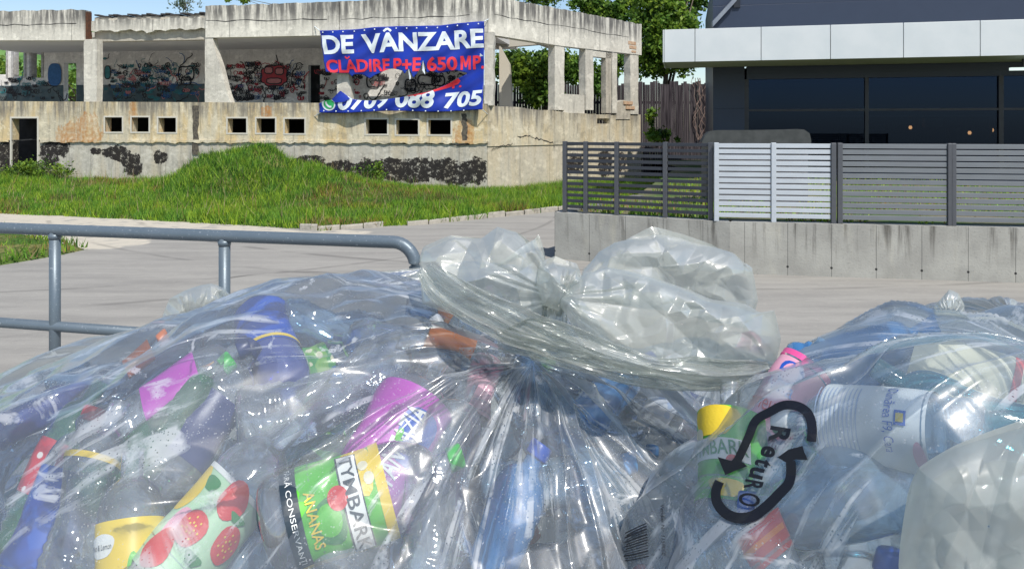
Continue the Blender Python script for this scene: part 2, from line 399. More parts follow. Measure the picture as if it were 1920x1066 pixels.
# ---------------------------------------------------------------- the ruin
M_low = concrete('stained_render', (.62, .56, .42), (.17, .155, .13), .75,
    rust=[(WL.uz(165, 225)[0], 1.9, .55, .8), (WL.uz(250, 205)[0], 2.6, .18, .5), (WL.uz(130, 235)[0], 1.9, .5, .5), (WL.uz(500, 212)[0], 2.6, .2, .35), (WL.uz(165, 262)[0], 1.45, 1.1, .14), (WL.uz(870, 245)[0], 1.7, .3, .9)],
    yellow=.85, bands=((2.3, 2.95, .85), (1.62, 1.32, .4)))
def plinth_mat():
    bl = []
    for (x0, y0, rx, ry) in ((95, 285, 16, 22), (112, 275, 14, 16), (10, 290, 14, 30), (225, 290, 18, 12), (245, 310, 18, 16), (210, 285, 22, 7), (180, 283, 10, 5), (300, 295, 12, 8), (580, 305, 26, 8), (640, 322, 45, 14), (700, 320, 30, 16), (735, 308, 28, 9), (765, 322, 48, 16), (820, 318, 36, 14), (850, 330, 24, 12), (885, 322, 24, 17)):
        u, z = WL.uz(x0, y0); s = 25/F; bl.append((u, z, rx*s*1.25, ry*s*1.4))
    return concrete('bare_plinth', (.50, .475, .41), (.15, .14, .125), .6, black=bl, seams=.92, yellow=.22)
M_plinth = plinth_mat()
M_roofc = concrete('pale_concrete', (.70, .67, .58), (.14, .135, .125), .36, bands=((5.35, 6.1, 1.0),), seams=2.9)
M_roofold = concrete('spalled_concrete', (.50, .46, .38), (.14, .13, .12), .5)
M_in = concrete('inner_plaster', (.74, .72, .68), (.34, .33, .32), .4)
M_intd = noisy('inner_dado_paint', (.05, .085, .10), (.11, .14, .14), 3, .8)
M_side = concrete('side_render', (.58, .53, .41), (.15, .14, .125), .75, yellow=.4, bands=((2.1, 3.0, .8),))
M_sidep = concrete('side_plinth', (.55, .50, .40), (.20, .19, .17), .45, yellow=.25, black=[(4.4, .9, .5, .35), (6.2, .8, .5, .5), (7.2, .9, .35, .4)], seams=1.5)
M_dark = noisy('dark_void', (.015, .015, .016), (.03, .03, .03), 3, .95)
M_colw = concrete('column_concrete', (.62, .59, .51), (.18, .17, .16), .4)
M_rusty = noisy('rusty_steel', (.12, .045, .02), (.06, .03, .02), 12, .9)
ruin = empty('abandoned_building', (0, 23.5, 0), 'roofless-looking two storey concrete ruin with graffiti and open upper floor', 'building')
L3 = W3(WL); R3 = W3(WR)
def uzb(x0, x1, y0, y1, wl):   # pixel box -> (u0,u1,z0,z1)
    a = wl.uz(x0, y0); b = wl.uz(x1, y1); c = wl.uz((x0+x1)/2, y0)[1]; e = wl.uz((x0+x1)/2, y1)[1]
    return (min(a[0], b[0]), max(a[0], b[0]), min(c, e), max(c, e))
UL = WL.uz(-170, 200)[0]; UE = WR.uz(1203, 200)[0]
zslab = lambda u: 2.96+.01*u
wins = [uzb(a, b, 220+q, 247+q, WL) for a, b, q in ((197, 229, 0), (247, 279, 0), (297, 330, 1), (427, 462, 2), (481, 516, 2), (534, 571, 3), (686, 726, 4), (743, 784, 5), (803, 845, 5))]
door = uzb(22, 70, 221, 331, WL)
zc = lambda u: WL.uz(500, 264)[1]+.0*u
zc0 = zc(0)
holed_wall('lower_wall', WL, 0, UL, zc0, zslab, wins+[(door[0], door[1], zc0-.5, door[3])], .32, M_low, ruin)
holed_wall('plinth', WL, 0.03, UL, -.3, zc0-.012, [(door[0], door[1], -.1, zc0+.2)], .26, M_plinth, ruin, d0=.035)
# ragged lip between the two
lip = None; u = 1e9
while u < UL-.3:
    w_ = rnd.uniform(.15, .5)
    if not (door[0]-.3 < u+w_/2 < door[1]+.3) and rnd.random() < .85:
        a = rnd.uniform(.015, .05); b = rnd.uniform(.03, .1)
        lip.prism([WL.p(u, zc0+.03, -.0), WL.p(u+w_, zc0+.03, -.0), WL.p(u+w_*.9, zc0-b, -.02), WL.p(u+.02, zc0-b*.6, -.02)], WL.p(0, 0, -a)-WL.p(0, 0, 0))
    u += w_
for (q0, q1) in ((0.02, door[0]-.12), (door[1]+.12, UL)):
    holed_wall('plaster_ledge', WL, q0, q1, lambda u: zc0-.03-.05*abs(math.sin(u*3.1)*math.sin(u*7.7+1))-.03*rnd.random(), zc0+.025, [], .05, M_low, ruin, d0=-.028, step=.09)
# window surrounds, a little proud
for (a, b, c, e) in wins:
    s = MB(); t = .05
    for q in ((a-t, b+t, c-t, c), (a-t, b+t, e, e+t), (a-t, a, c, e), (b, b+t, c, e)):
        s.prism([WL.p(q[0], q[2], -.012), WL.p(q[1], q[2], -.012), WL.p(q[1], q[3], -.012), WL.p(q[0], q[3], -.012)], WL.p(0, 0, .05)-WL.p(0, 0, 0))
    s.build('window_surround', M_colw, ruin)
# right flank
s1 = WR.uz(1118, 215)[0]; s2 = WR.uz(1203, 210)[0]
zs0 = lambda u: 2.93-.045*u+.02*math.sin(u*9)
holed_wall('side_wall', WR, 0, s1, 1.62, zs0, [], .3, M_side, ruin)
holed_wall('side_wall', WR, s1+.02, UE+.02, 1.62, lambda u: 2.72-.0*u+.04*math.sin(u*14), [uzb(1122, 1146, 222, 232, WR)], .3, M_side, ruin, d0=.06)
holed_wall('side_plinth', WR, .02, UE+.02, -.3, 1.612, [], .26, M_sidep, ruin, d0=.03)
def crack(pts, wd, wl, off, parent):
    c = MB()
    P_ = [wl.uz(*p) for p in pts]; Q = []
    for (a, b) in zip(P_[:-1], P_[1:]):
        for k_ in range(6):
            t = k_/6; Q.append((a[0]+(b[0]-a[0])*t, a[1]+(b[1]-a[1])*t+rnd.uniform(-.035, .035)))
    for a, b in zip(Q[:-1], Q[1:]):
        w0 = wd*rnd.uniform(.4, 1.3)
        c.add([wl.p(a[0], a[1]-w0, off), wl.p(b[0], b[1]-w0, off), wl.p(b[0], b[1]+w0, off), wl.p(a[0], a[1]+w0, off)], [(0, 1, 2, 3)])
    c.build('crack', M_dark, parent)
crack([(970, 256), (990, 255), (1010, 261), (1036, 268), (1041, 278)], .02, WR, -.004, ruin)
crack([(922, 280), (940, 273), (965, 270)], .012, WR, -.004, ruin)
crack([(0, 263), (120, 263), (240, 264), (380, 264), (470, 264), (620, 266), (760, 268), (905, 272)], .018, WL, -.004, ruin)
crack([(386, 40), (500, 38), (636, 35)], .012, WL, -.004, ruin); crack([(640, 36), (760, 33), (905, 28)], .010, WL, -.004, ruin)
crack([(0, 48), (80, 46), (156, 44)], .012, WL, -.004, ruin); crack([(926, 28), (1010, 42), (1110, 58), (1192, 72)], .010, WR, -.004, ruin)
crack([(1066, 48), (1069, 66), (1065, 84)], .014, WR, -.004, ruin); crack([(100, 30), (104, 50), (98, 72)], .008, WL, -.004, ruin)
crack([(300, 236), (296, 200)], .008, WL, -.004, ruin); crack([(640, 250), (648, 225), (642, 198)], .010, WL, -.004, ruin)
bk = MB()
for (x0, y0, x1, y1) in ((1178, 78, 1192, 84), (1180, 86, 1193, 92), (1184, 95, 1192, 99), (1170, 190, 1186, 196), (1174, 199, 1190, 205)):
    e_ = uzb(x0, x1, y0, y1, WR); bk.prism([WR.p(e_[0], e_[2], -.012), WR.p(e_[1], e_[2], -.012), WR.p(e_[1], e_[3], -.012), WR.p(e_[0], e_[3], -.012)], WR.p(0, 0, .05)-WR.p(0, 0, 0))
bk.build('exposed_brick', noisy('brick', (.46, .26, .16), (.55, .42, .28), 9, .9), ruin)
# down-pipe stains: dark strips with real recess pieces
for (x0, x1, y0, y1) in ((361, 372, 198, 290), (866, 876, 213, 266)):
    a, b, c, e = uzb(x0, x1, y0, y1, WL); s = MB()
    zs_ = np.linspace(c, e, 14); V = []; 
    for z in zs_: V += [WL.p(a+rnd.uniform(-.03, .03), z, -.005), WL.p(b+rnd.uniform(-.03, .03), z, -.005)]
    s.add(V, [(2*i, 2*i+1, 2*i+3, 2*i+2) for i in range(13)]); s.build('pipe_stain', noisy('soot', (.05, .045, .04), (.14, .12, .09), 14, .95), ruin)

# floors, roof and inner walls
DI = 5.2
def slab(name, pts, z0, z1, mat):
    s = MB(); s.prism([(p[0], p[1], z0) for p in pts], (0, 0, z1-z0)); s.build(name, mat, ruin)
q = lambda u, d: WL.p(u, 0, d)[:2]
ufl = 5.0
slab('upper_floor', [q(.1, .3), q(UL, .3), q(UL, DI+1.3), q(-.1, DI+1.3)], 2.62, 2.8, M_in)
cr = WR.p(UE-.1, 0, .32)[:2]; c1 = WR.p(.5, 0, .32)[:2]
slab('upper_floor', [c1, cr, (cr[0]-1.9, cr[1]+2.4), (q(-.1, DI+1.2)[0], q(-.1, DI+1.2)[1])], 2.52, 2.6, M_in)
# parapets / roof beams: x ranges
def zpx(px, py): return WL.uz(px, py)[1]
ua = WL.uz(158, 50)[0]; ub = WL.uz(385, 50)[0]; um = WL.uz(636, 30)[0]
rag = lambda u, s=0: .04*math.sin(u*7+s)+.03*math.sin(u*17+2*s)+.05*(float(fnoise(np.array(u*3.1+s), np.array(s+.5), 77))-.45)*2-(.16 if float(vnoise(np.array(u*2.3+9*s), np.array(3.5), 78)) > .80 else 0)
holed_wall('roof_beam', WL, 0, um-.012, lambda u: np.interp(u, [0, um], [zpx(905, 62), zpx(640, 68)]), lambda u: np.interp(u, [0, um], [zpx(905, -9), zpx(636, 3)])+.2*rag(u), [], .35, M_roofc, ruin, step=.12)
holed_wall('roof_beam', WL, um+.012, ub, lambda u: np.interp(u, [um, ub], [zpx(640, 66), zpx(385, 71)]), lambda u: np.interp(u, [um, ub], [zpx(636, 3), zpx(385, 11)])+.2*rag(u), [], .35, M_roofc, ruin, step=.12)
holed_wall('roof_beam', WL, ub+.05, ua-.12, zpx(270, 74), lambda u: zpx(270, 28)+.4*rag(u), [], .3, M_roofold, ruin, d0=.35, step=.1)
holed_wall('roof_beam_lip', WL, ub+.05, ua-.12, lambda u: zpx(270, 55)+.6*rag(u, 2), lambda u: zpx(270, 34)+.5*rag(u, 1), [], .16, M_roofc, ruin, d0=.18, step=.1)
holed_wall('roof_beam', WL, ua, UL, lambda u: np.interp(u, [ua, UL], [zpx(155, 76), zpx(0, 78)+.1]), lambda u: np.interp(u, [ua, UL], [zpx(155, 18), zpx(0, 20)])+.35*rag(u), [], .35, M_roofc, ruin, step=.1)
holed_wall('steel_plate', WL, ua-.1, ua-.02, zpx(165, 80), zpx(165, 22), [], .2, M_rusty, ruin, d0=.04)
# tar roofing edge on the sagging bay
tar = MB(); 
for i in range(24):
    u0_ = ub+.05+(ua-.2-ub)*i/24; u1_ = ub+.05+(ua-.2-ub)*(i+1)/24; z = zpx(270, 27)+.03*math.sin(i*1.7)
    tar.prism([WL.p(u0_, z, .3), WL.p(u1_, z+.01, .3), WL.p(u1_, z+.06, .3), WL.p(u0_, z+.05, .3)], WL.p(0, 0, .6)-WL.p(0, 0, 0))
tar.build('tar_sheet', noisy('tar', (.03, .03, .035), (.07, .065, .06), 9, .9), ruin)
zroof = zpx(300, 64)
hp_ = [BWp for BWp in ((680, 190), (730, 190), (764, 124), (728, 118))]
def roof_with_hole():  # gap added in the slab so the sun throws a patch on the back wall
    bw_ = Wall(Vector(WL.p(0, 0, DI)[:2]), Vector(WL.p(WL.L, 0, DI)[:2])); H_ = []
    for (px, py) in hp_:
        p_ = bw_.p(*bw_.uz(px, py)); t_ = (zroof-p_.z)/sdir.z; H_.append(p_+sdir*t_)
    O_ = [Vector((*q(.3, .36), 0)), Vector((*q(ub, .36), 0)), Vector((*q(ub, DI+1.6), 0)), Vector((*q(.0, DI+1.6), 0))]; H_ = [Vector((h_.x, h_.y, 0)) for h_ in H_]
    al = O_+H_; tr_ = tessellate_polygon([O_, H_]); n8 = 8; V_ = [(v.x, v.y, zroof+.02) for v in al]+[(v.x, v.y, zroof+.2) for v in al]
    F_ = [tuple(t) for t in tr_]+[tuple(i+n8 for i in t[::-1]) for t in tr_]+[(i, (i+1) % 4, (i+1) % 4+n8, i+n8) for i in range(4)]+[(4+i, 4+(i+1) % 4, 4+(i+1) % 4+n8, 4+i+n8) for i in range(4)]
    mesh_obj('roof_slab', V_, F_, M_in, ruin)
roof_with_hole()
slab('roof_slab', [q(ub+.01, .66), q(UL, .66), q(UL, DI+1.6), q(ub+.01, DI+1.6)], zroof+.02, zroof+.2, M_in)
# side beam
zst = lambda u: np.interp(u, [0, UE], [WR.uz(917, -8)[1], WR.uz(1197, 44)[1]])
zsb = lambda u: np.interp(u, [0, WR.uz(1050, 80)[0], UE], [WR.uz(928, 66)[1], WR.uz(1050, 86)[1], WR.uz(1190, 102)[1]])
holed_wall('side_roof_beam', WR, 0.0, UE, zsb, lambda u: zst(u)+.25*rag(u), [], .3, M_roofc, ruin, step=.15)
# columns
def col(wl, x0, x1, y0, y1, d0=.02, depth=.3, mat=None, taper=None):
    a = wl.uz(x0, y1, d0); b = wl.uz(x1, y1, d0); z0 = a[1]; z1 = wl.uz(x0, y0, d0)[1]
    s = MB(); bot1 = b[0] if taper is None else wl.uz(taper, y1, d0)[0]
    nz = 8; L = []
    for k_ in range(nz+1):
        z = z0+(z1-z0)*k_/nz; ub_ = bot1+(b[0]-bot1)*min(1, k_/nz*1.05); j_ = rnd.uniform(-.015, .015)
        L.append((z, a[0]+j_, ub_+rnd.uniform(-.02, .02)))
    V = []; UV = []
    for (z, u0_, u1_) in L:
        for (uu, dd) in ((u0_, d0), (u1_, d0), (u1_, d0+depth), (u0_, d0+depth)): V.append(wl.p(uu, z, dd)); UV.append((uu+dd, z))
    Fc = [(4*i+k_, 4*i+(k_+1) % 4, 4*i+4+(k_+1) % 4, 4*i+4+k_) for i in range(nz) for k_ in range(4)]+[(0, 1, 2, 3), (4*nz+3, 4*nz+2, 4*nz+1, 4*nz)]
    s.add(V, Fc, 0, UV); s.build('column', mat or M_colw, ruin, uv=True)
col(WL, 157, 181, 74, 192)
col(WL, 384, 398, 72, 194, taper=432)
col(WL, 632, 646, 66, 196, taper=660)
col(WL, 908, 925, 60, 198, d0=.0, depth=.34)
col(WR, 1040, 1058, 82, 206); col(WR, 1098, 1113, 88, 206); col(WR, 1136, 1146, 98, 212, d0=.03, depth=.22, mat=M_roofold); col(WR, 1148, 1157, 92, 212)
col(WR, 1182, 1197, 98, 214)
a = uzb(1058, 1098, 177, 204, WR); holed_wall('sill', WR, a[0], a[1], a[2]-.2, a[3], [], .2, M_colw, ruin, d0=.05)
a = uzb(1113, 1148, 92, 108, WR); holed_wall('lintel', WR, a[0], a[1], a[2], a[3]+.3, [], .25, M_colw, ruin, d0=.03)
a = uzb(1157, 1183, 190, 214, WR); holed_wall('sill', WR, a[0], a[1], a[2]-.2, lambda u: a[3]+.08*math.sin(u*8), [], .25, M_roofold, ruin, d0=.03)
# sagging inner beam seen through the flank and rear columns
ib = MB(); A = P(930, 90, 28.0); B = P(1075, 78, 31.5)
ib.prism([A, B, B+Vector((0, 0, .9)), A+Vector((0, 0, .9))], (.1, .3, 0)); ib.prism([P(936, 200, 27.2), P(960, 200, 27.4), P(955, 120, 27.4), P(936, 85, 27.2)], (.05, .3, 0))
ib.build('inner_beam', M_roofold, ruin)
ib = MB(); ib.prism([P(975, 72, 26.0), P(1030, 92, 31), P(1030, 84, 31), P(975, 60, 26.0)], (.3, .05, 0)); ib.build('inner_beam', M_roofold, ruin)
# back wall with door openings and windows on the far left
BW = Wall(Vector(WL.p(0, 0, DI)[:2]), Vector(WL.p(WL.L, 0, DI)[:2]))
bu = lambda x0, x1, y0, y1: uzb(x0, x1, y0, y1, BW)
b_end = BW.uz(905, 100)[0]; UB = BW.uz(-80, 100)[0]
dA = bu(578, 600, 122, 200); dB = bu(120, 143, 118, 205)
bwin = [bu(-40, 12, 88, 140), bu(26, 45, 90, 143), bu(60, 78, 93, 146)]
holed_wall('back_wall', BW, b_end, UB, 2.7, zroof+.1, [(dA[0], dA[1], 2.6, dA[3]), (dB[0], dB[1], 2.6, dB[3])]+bwin, .25, M_in, ruin)
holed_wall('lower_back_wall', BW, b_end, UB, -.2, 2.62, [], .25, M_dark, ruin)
dz = BW.uz(100, 160)[1]
for (x0, x1) in ((0, 119), (144, 420)):
    a = bu(x0, x1, 161, 200); holed_wall('painted_dado', BW, a[0], a[1], 2.8, dz, [], .02, M_intd, ruin, d0=-.022)
a = bu(22, 120, 161, 200)
M_fr = noisy('weathered_frame', (.45, .44, .42), (.25, .24, .23), 8, .7)
for x0, x1 in ((12, 15), (22, 26), (45, 49), (56, 60), (78, 82)):
    a = bu(x0, x1, 88, 146); s = MB(); s.prism([BW.p(a[0], a[2], -.03), BW.p(a[1], a[2], -.03), BW.p(a[1], a[3], -.03), BW.p(a[0], a[3], -.03)], BW.p(0, 0, .3)-BW.p(0, 0, 0)); s.build('window_post', M_fr, ruin)
# door leaf seen through the far doorway: pale yellow wall beyond
a = bu(127, 142, 116, 170); s = MB(); s.prism([BW.p(a[0], a[2]+.2, 1.5), BW.p(a[1]-.3, a[2]+.2, 1.5), BW.p(a[1]-.3, a[3]+.6, 1.5), BW.p(a[0], a[3]+.6, 1.5)], (0, .05, 0))
s.build('yellow_panel', noisy('yellow_paint', (.75, .68, .2), (.6, .55, .18), 4, .7), ruin)
# cross walls
for (x, d0_, d1_) in ((-60, .4, DI), (585, 3.2, DI)):
    u = BW.uz(x, 100)[0]; s = MB(); p0 = WL.p(u, 2.8, d0_); p1 = WL.p(u, 2.8, d1_)
    s.prism([p0, p1, p1+Vector((0, 0, 2.6)), p0+Vector((0, 0, 2.6))], (.12, 0, 0))
    if x < 0: s.build('cross_wall', M_in, ruin)
u_ = dA[0]; s = MB(); s.prism([BW.p(dA[0]-.4, 2.6, .9), BW.p(dA[1]+.6, 2.6, .9), BW.p(dA[1]+.6, 5.3, .9), BW.p(dA[0]-.4, 5.3, .9)], (0, .1, 0)); s.build('dark_backing', M_dark, ruin)  # near-black sheet added behind the doorway to make it dark
# door frame low left: stairwell glimpses
a = uzb(22, 70, 222, 331, WL)
s = MB(); t = .06
for qd in ((a[0]-t, a[0], a[2], a[3]+t), (a[1], a[1]+t, a[2], a[3]+t), (a[0], a[1], a[3], a[3]+t)):
    s.prism([WL.p(qd[0], qd[2], -.015), WL.p(qd[1], qd[2], -.015), WL.p(qd[1], qd[3], -.015), WL.p(qd[0], qd[3], -.015)], WL.p(0, 0, .05)-WL.p(0, 0, 0))
s.build('door_surround', M_colw, ruin)

# graffiti: painted lines on the inner back wall
GP = [noisy('spray_black', (.015, .015, .02), (.03, .03, .035), 9, .7), noisy('spray_blue', (.03, .12, .30), (.02, .09, .22), 9, .7), noisy('spray_teal', (.04, .20, .22), (.03, .14, .16), 9, .7), noisy('spray_red', (.42, .05, .06), (.3, .03, .05), 9, .7), noisy('spray_pink', (.5, .2, .2), (.42, .16, .16), 9, .7)]
def ribbon(mb, pts, wd, m, wl, off):
    n = len(pts); V = []
    for i in range(n):
        a = pts[max(0, i-1)]; b = pts[min(n-1, i+1)]; dx, dz_ = b[0]-a[0], b[1]-a[1]; l = math.hypot(dx, dz_)+1e-9
        nx, nz = -dz_/l*wd, dx/l*wd; V += [wl.p(pts[i][0]+nx, pts[i][1]+nz, off), wl.p(pts[i][0]-nx, pts[i][1]-nz, off)]
    mb.add(V, [(2*i, 2*i+1, 2*i+3, 2*i+2) for i in range(n-1)], m)
def scribble(mb, u, z, sz, m, wl, off, wd):
    k_ = rnd.choice((0, 1, 1, 2)); pts = []
    if k_ == 0:
        a = rnd.uniform(0, 6.28)
        for i in range(14):
            a += rnd.uniform(-.9, .9); u += math.cos(a)*sz*.16; z += math.sin(a)*sz*.16; pts.append((u, z))
    elif k_ == 1:
        fr = rnd.uniform(.6, 1.4); ph = rnd.uniform(0, 6)
        for i in range(26):
            t = i/25; pts.append((u+t*sz*.9+sz*.16*math.cos(t*22*fr+ph), z+sz*.22*math.sin(t*22*fr+ph)+sz*.05*math.sin(t*9)))
    else:
        for i in range(15):
            t = i/14*6.4; pts.append((u+sz*.22*math.cos(t)*(1+.2*math.sin(3*t)), z+sz*.28*math.sin(t)))
    ribbon(mb, pts, wd, m, wl, off)
g = MB()
def spray(x0, x1, y0, y1, n, cols, szr=(.14, .42), wl=BW, off=-.03, wd=(.008, .022)):
    a = uzb(x0, x1, y0, y1, wl)
    for i in range(n):
        scribble(g, rnd.uniform(a[0], a[1]), rnd.uniform(a[2], a[3]), rnd.uniform(*szr), rnd.choice(cols), wl, off-rnd.uniform(0, .008), rnd.uniform(*wd))
spray(215, 375, 122, 186, 230, [0, 0, 1, 2, 2, 1, 0, 0, 4]); spray(405, 575, 118, 186, 240, [0, 0, 0, 1, 0, 0, 0, 3])
spray(605, 680, 125, 186, 40, [0, 0, 3]); spray(770, 900, 125, 186, 60, [0, 0, 0]); spray(680, 770, 135, 186, 22, [0, 0, 0, 0, 0, 4]); spray(0, 115, 145, 185, 50, [0, 0, 0, 2]); spray(182, 215, 100, 180, 14, [0, 2, 4])
# red bubble piece and blue oval
def blob(cx_, cy_, rx, ry, m, n=40, lob=0, wl=BW, off=-.045, outline=0):
    u, z = wl.uz(cx_, cy_); s = wl.p(u, z).y/F; pts = []
    for i in range(n):
        t = 2*math.pi*i/n; rr = 1+lob*abs(math.sin(t*4)); pts.append((u-rx*s*math.copysign(abs(math.cos(t))**.7, math.cos(t))*rr, z+ry*s*math.copysign(abs(math.sin(t))**.7, math.sin(t))*rr))
    g.add([wl.p(a, b, off) for a, b in pts], [tuple(range(n))], m)
    ribbon(g, pts+[pts[0]], .022, outline, wl, off-.006)
blob(515, 142, 24, 18, 3, lob=.12); blob(505, 132, 8, 6, 4, off=-.055, lob=.1); blob(525, 134, 8, 6, 4, off=-.055, lob=.1); blob(515, 152, 14, 5, 4, off=-.055, lob=.1)
blob(104, 140, 13, 20, 1, outline=1); blob(187, 140, 6, 5, 4, outline=4); blob(203, 136, 6, 12, 2)
for (cx_, cy_, rx, ry) in ((350, 138, 16, 18), (350, 152, 10, 10), (700, 152, 12, 16), (800, 150, 16, 12), (822, 152, 12, 12), (770, 160, 10, 14)):
    u, z = BW.uz(cx_, cy_); s = 30/F
    ribbon(g, [(u+rx*s*math.cos(t), z+ry*s*math.sin(t)*(1+.3*math.cos(2*t))) for t in np.linspace(0, 6.3, 24)], .03, 0, BW, -.04)
g.build('graffiti', GP, ruin)
# litter by the wall
M_lit = noisy('litter_white', (.75, .77, .8), (.5, .6, .75), 6, .5)
def rag_obj(name, c, sx, sz, mat, label):
    bm = bmesh.new(); bmesh.ops.create_icosphere(bm, subdivisions=2, radius=1)
    for v in bm.verts: v.co = Vector((v.co.x*sx, v.co.y*sx*.6, v.co.z*sz))*(1+rnd.uniform(-.35, .35))+Vector(c)
    me = bpy.data.meshes.new(name); bm.to_mesh(me); bm.free(); me.materials.append(mat); o = bpy.data.objects.new(name, me); COL.objects.link(o); tag(o, label, 'litter')
def lawnpt(px, py):
    best = None
    for Y in np.arange(16, 27, .05):
        p = P(px, py, Y)
        if p.z <= lawn_z(p.x, p.y)+.04: return p
    return p
rag_obj('litter', lawnpt(271, 333), .1, .11, M_lit, 'blue and white crumpled litter at the foot of the ruin wall')
rag_obj('litter', lawnpt(189, 334), .07, .07, noisy('paper', (.8, .8, .76), (.6, .6, .56), 5, .8), 'small white scrap of paper in the grass before the ruin')
rag_obj('litter', lawnpt(428, 291), .12, .05, noisy('driftwood', (.55, .45, .33), (.35, .28, .2), 5, .8), 'pale dry debris on top of the grassy mound')
# ================================================================ text helper
def text2d(s, bold=.0, maxedge=None, width=None, height=None, shear=0.0):
    cu = bpy.data.curves.new('t', 'FONT'); cu.body = s; cu.offset = bold; cu.fill_mode = 'FRONT'; cu.dimensions = '2D'; cu.resolution_u = 4; cu.shear = shear
    o = bpy.data.objects.new('t', cu); COL.objects.link(o); bpy.context.view_layer.update()
    me = bpy.data.meshes.new_from_object(o.evaluated_get(bpy.context.evaluated_depsgraph_get()))
    bpy.data.objects.remove(o); bpy.data.curves.remove(cu)
    bm = bmesh.new(); bm.from_mesh(me); bpy.data.meshes.remove(me)
    xs_ = [v.co.x for v in bm.verts]; ys_ = [v.co.y for v in bm.verts]; x0, x1, y0, y1 = min(xs_), max(xs_), min(ys_), max(ys_)
    for v in bm.verts:
        v.co.x = (v.co.x-x0)/(x1-x0)*(width if width else 1); v.co.y = (v.co.y-y0)/(y1-y0)*(height if height else 1)
    if maxedge: refine(bm, maxedge)
    V = [(v.co.x, v.co.y) for v in bm.verts]; bm.verts.index_update()
    Fc = [tuple(v.index for v in f.verts) for f in bm.faces]; bm.free(); return V, Fc
def refine(bm, me_):
    bmesh.ops.triangulate(bm, faces=bm.faces)
    for _ in range(6):
        e = [e for e in bm.edges if e.calc_length() > me_]
        if not e: break
        bmesh.ops.subdivide_edges(bm, edges=e, cuts=1)
        bmesh.ops.triangulate(bm, faces=[f for f in bm.faces if len(f.verts) > 3])
def poly2d(pts, maxedge):
    bm = bmesh.new(); vs = [bm.verts.new((p[0], p[1], 0)) for p in pts]
    for t in tessellate_polygon([[Vector((p[0], p[1], 0)) for p in pts]]):
        try: bm.faces.new([vs[i] for i in t])
        except ValueError: pass
    refine(bm, maxedge); bm.verts.index_update(); V = [(v.co.x, v.co.y) for v in bm.verts]
    Fc = [tuple(v.index for v in f.verts) for f in bm.faces]; bm.free(); return V, Fc
def stroke2d(pts, wd, maxedge, cut_ends=True):
    """polyline of varying half width -> polygon pieces"""
    P_ = []; n = len(pts)
    for i in range(n-1):
        for k_ in range(4):
            t = k_/4; a, b = pts[i], pts[i+1]; p0 = pts[max(i-1, 0)]; p3 = pts[min(i+2, n-1)]
            f = lambda q0, q1, q2, q3: .5*(2*q1+(q2-q0)*t+(2*q0-5*q1+4*q2-q3)*t*t+(3*q1-q0-3*q2+q3)*t**3)
            P_.append((f(p0[0], a[0], b[0], p3[0]), f(p0[1], a[1], b[1], p3[1])))
    P_.append(pts[-1]); m = len(P_); Lf = []; Rt = []
    for i in range(m):
        a = P_[max(0, i-1)]; b = P_[min(m-1, i+1)]; dx, dy = b[0]-a[0], b[1]-a[1]; l = math.hypot(dx, dy)+1e-9
        w_ = wd if not callable(wd) else wd(i/(m-1)); Lf.append((P_[i][0]-dy/l*w_, P_[i][1]+dx/l*w_)); Rt.append((P_[i][0]+dy/l*w_, P_[i][1]-dx/l*w_))
    bm = bmesh.new(); A = [bm.verts.new((*p, 0)) for p in Lf]; B = [bm.verts.new((*p, 0)) for p in Rt]
    for i in range(m-1): bm.faces.new((A[i], A[i+1], B[i+1], B[i]))
    refine(bm, maxedge); bm.verts.index_update(); V = [(v.co.x, v.co.y) for v in bm.verts]
    Fc = [tuple(v.index for v in f.verts) for f in bm.faces]; bm.free(); return V, Fc

# ================================================================ banner on the ruin
def plas(name, c, rough=.45, tr=.0, noise_amt=.12, spec=.5):
    n = N(name); v = n.noise(n.co.outputs['Object'], 14, 4)
    cc = n.mix(v, tuple(k*(1-noise_amt) for k in c), tuple(min(1, k*(1+noise_amt)) for k in c)); n.fin(cc, rough, spec=spec)
    if tr:
        t = n.nd('ShaderNodeBsdfTranslucent', {'Color': cc}); mx = n.nd('ShaderNodeMixShader', {0: tr, 1: n.b.outputs[0], 2: t.outputs[0]}); n.L(mx.outputs[0], n.out.inputs[0])
    return n.m
M_bblue = plas('banner_blue', (.008, .035, .36), .42, .12); M_bwhite = plas('banner_white', (.72, .78, .82), .5); M_bred = plas('banner_red', (.70, .03, .05), .5); M_bgreen = plas('banner_green', (.03, .42, .12), .5)
banner = empty('sale_banner', WL.p(3, 4.5, -.2), 'torn blue sale banner with white and red lettering tied over the upper floor', 'banner')
def ban(px, py, off=0.0):
    # folds of the cloth: shallow diagonal creases
    fx = (px-596)/310; fy = (py-50)/160
    dz = .05*math.sin(fx*9+fy*5)+.03*math.sin(fx*23-fy*9)+.02*math.sin(fx*41+fy*31)+.10*math.exp(-((py-170)/30)**2)*math.sin(fx*12+1)
    sag = 1.6*math.sin(fx*11)*(.4+abs(fy-.5))
    return WL.p(*WL.uz(px, py+sag, -.32), -.22-dz-off)
tear = [(590, 50), (598, 57), (603, 95), (609, 134), (630, 136), (650, 136), (656, 143), (662, 138), (676, 139), (690, 147), (702, 140), (716, 134), (724, 131), (733, 129), (742, 130), (750, 132), (756, 134), (758, 141), (763, 133), (767, 127), (771, 138), (775, 147), (782, 137), (787, 129), (790, 118), (792, 112), (796, 122), (799, 137), (806, 132), (822, 136), (835, 134), (853, 131), (876, 137), (866, 142), (853, 148), (835, 157), (817, 165), (805, 171), (793, 176), (778, 179), (762, 181), (748, 184), (735, 186), (716, 188), (697, 189), (678, 188), (660, 185), (649, 178), (637, 169), (629, 178), (621, 186), (606, 188), (600, 192), (590, 196)]
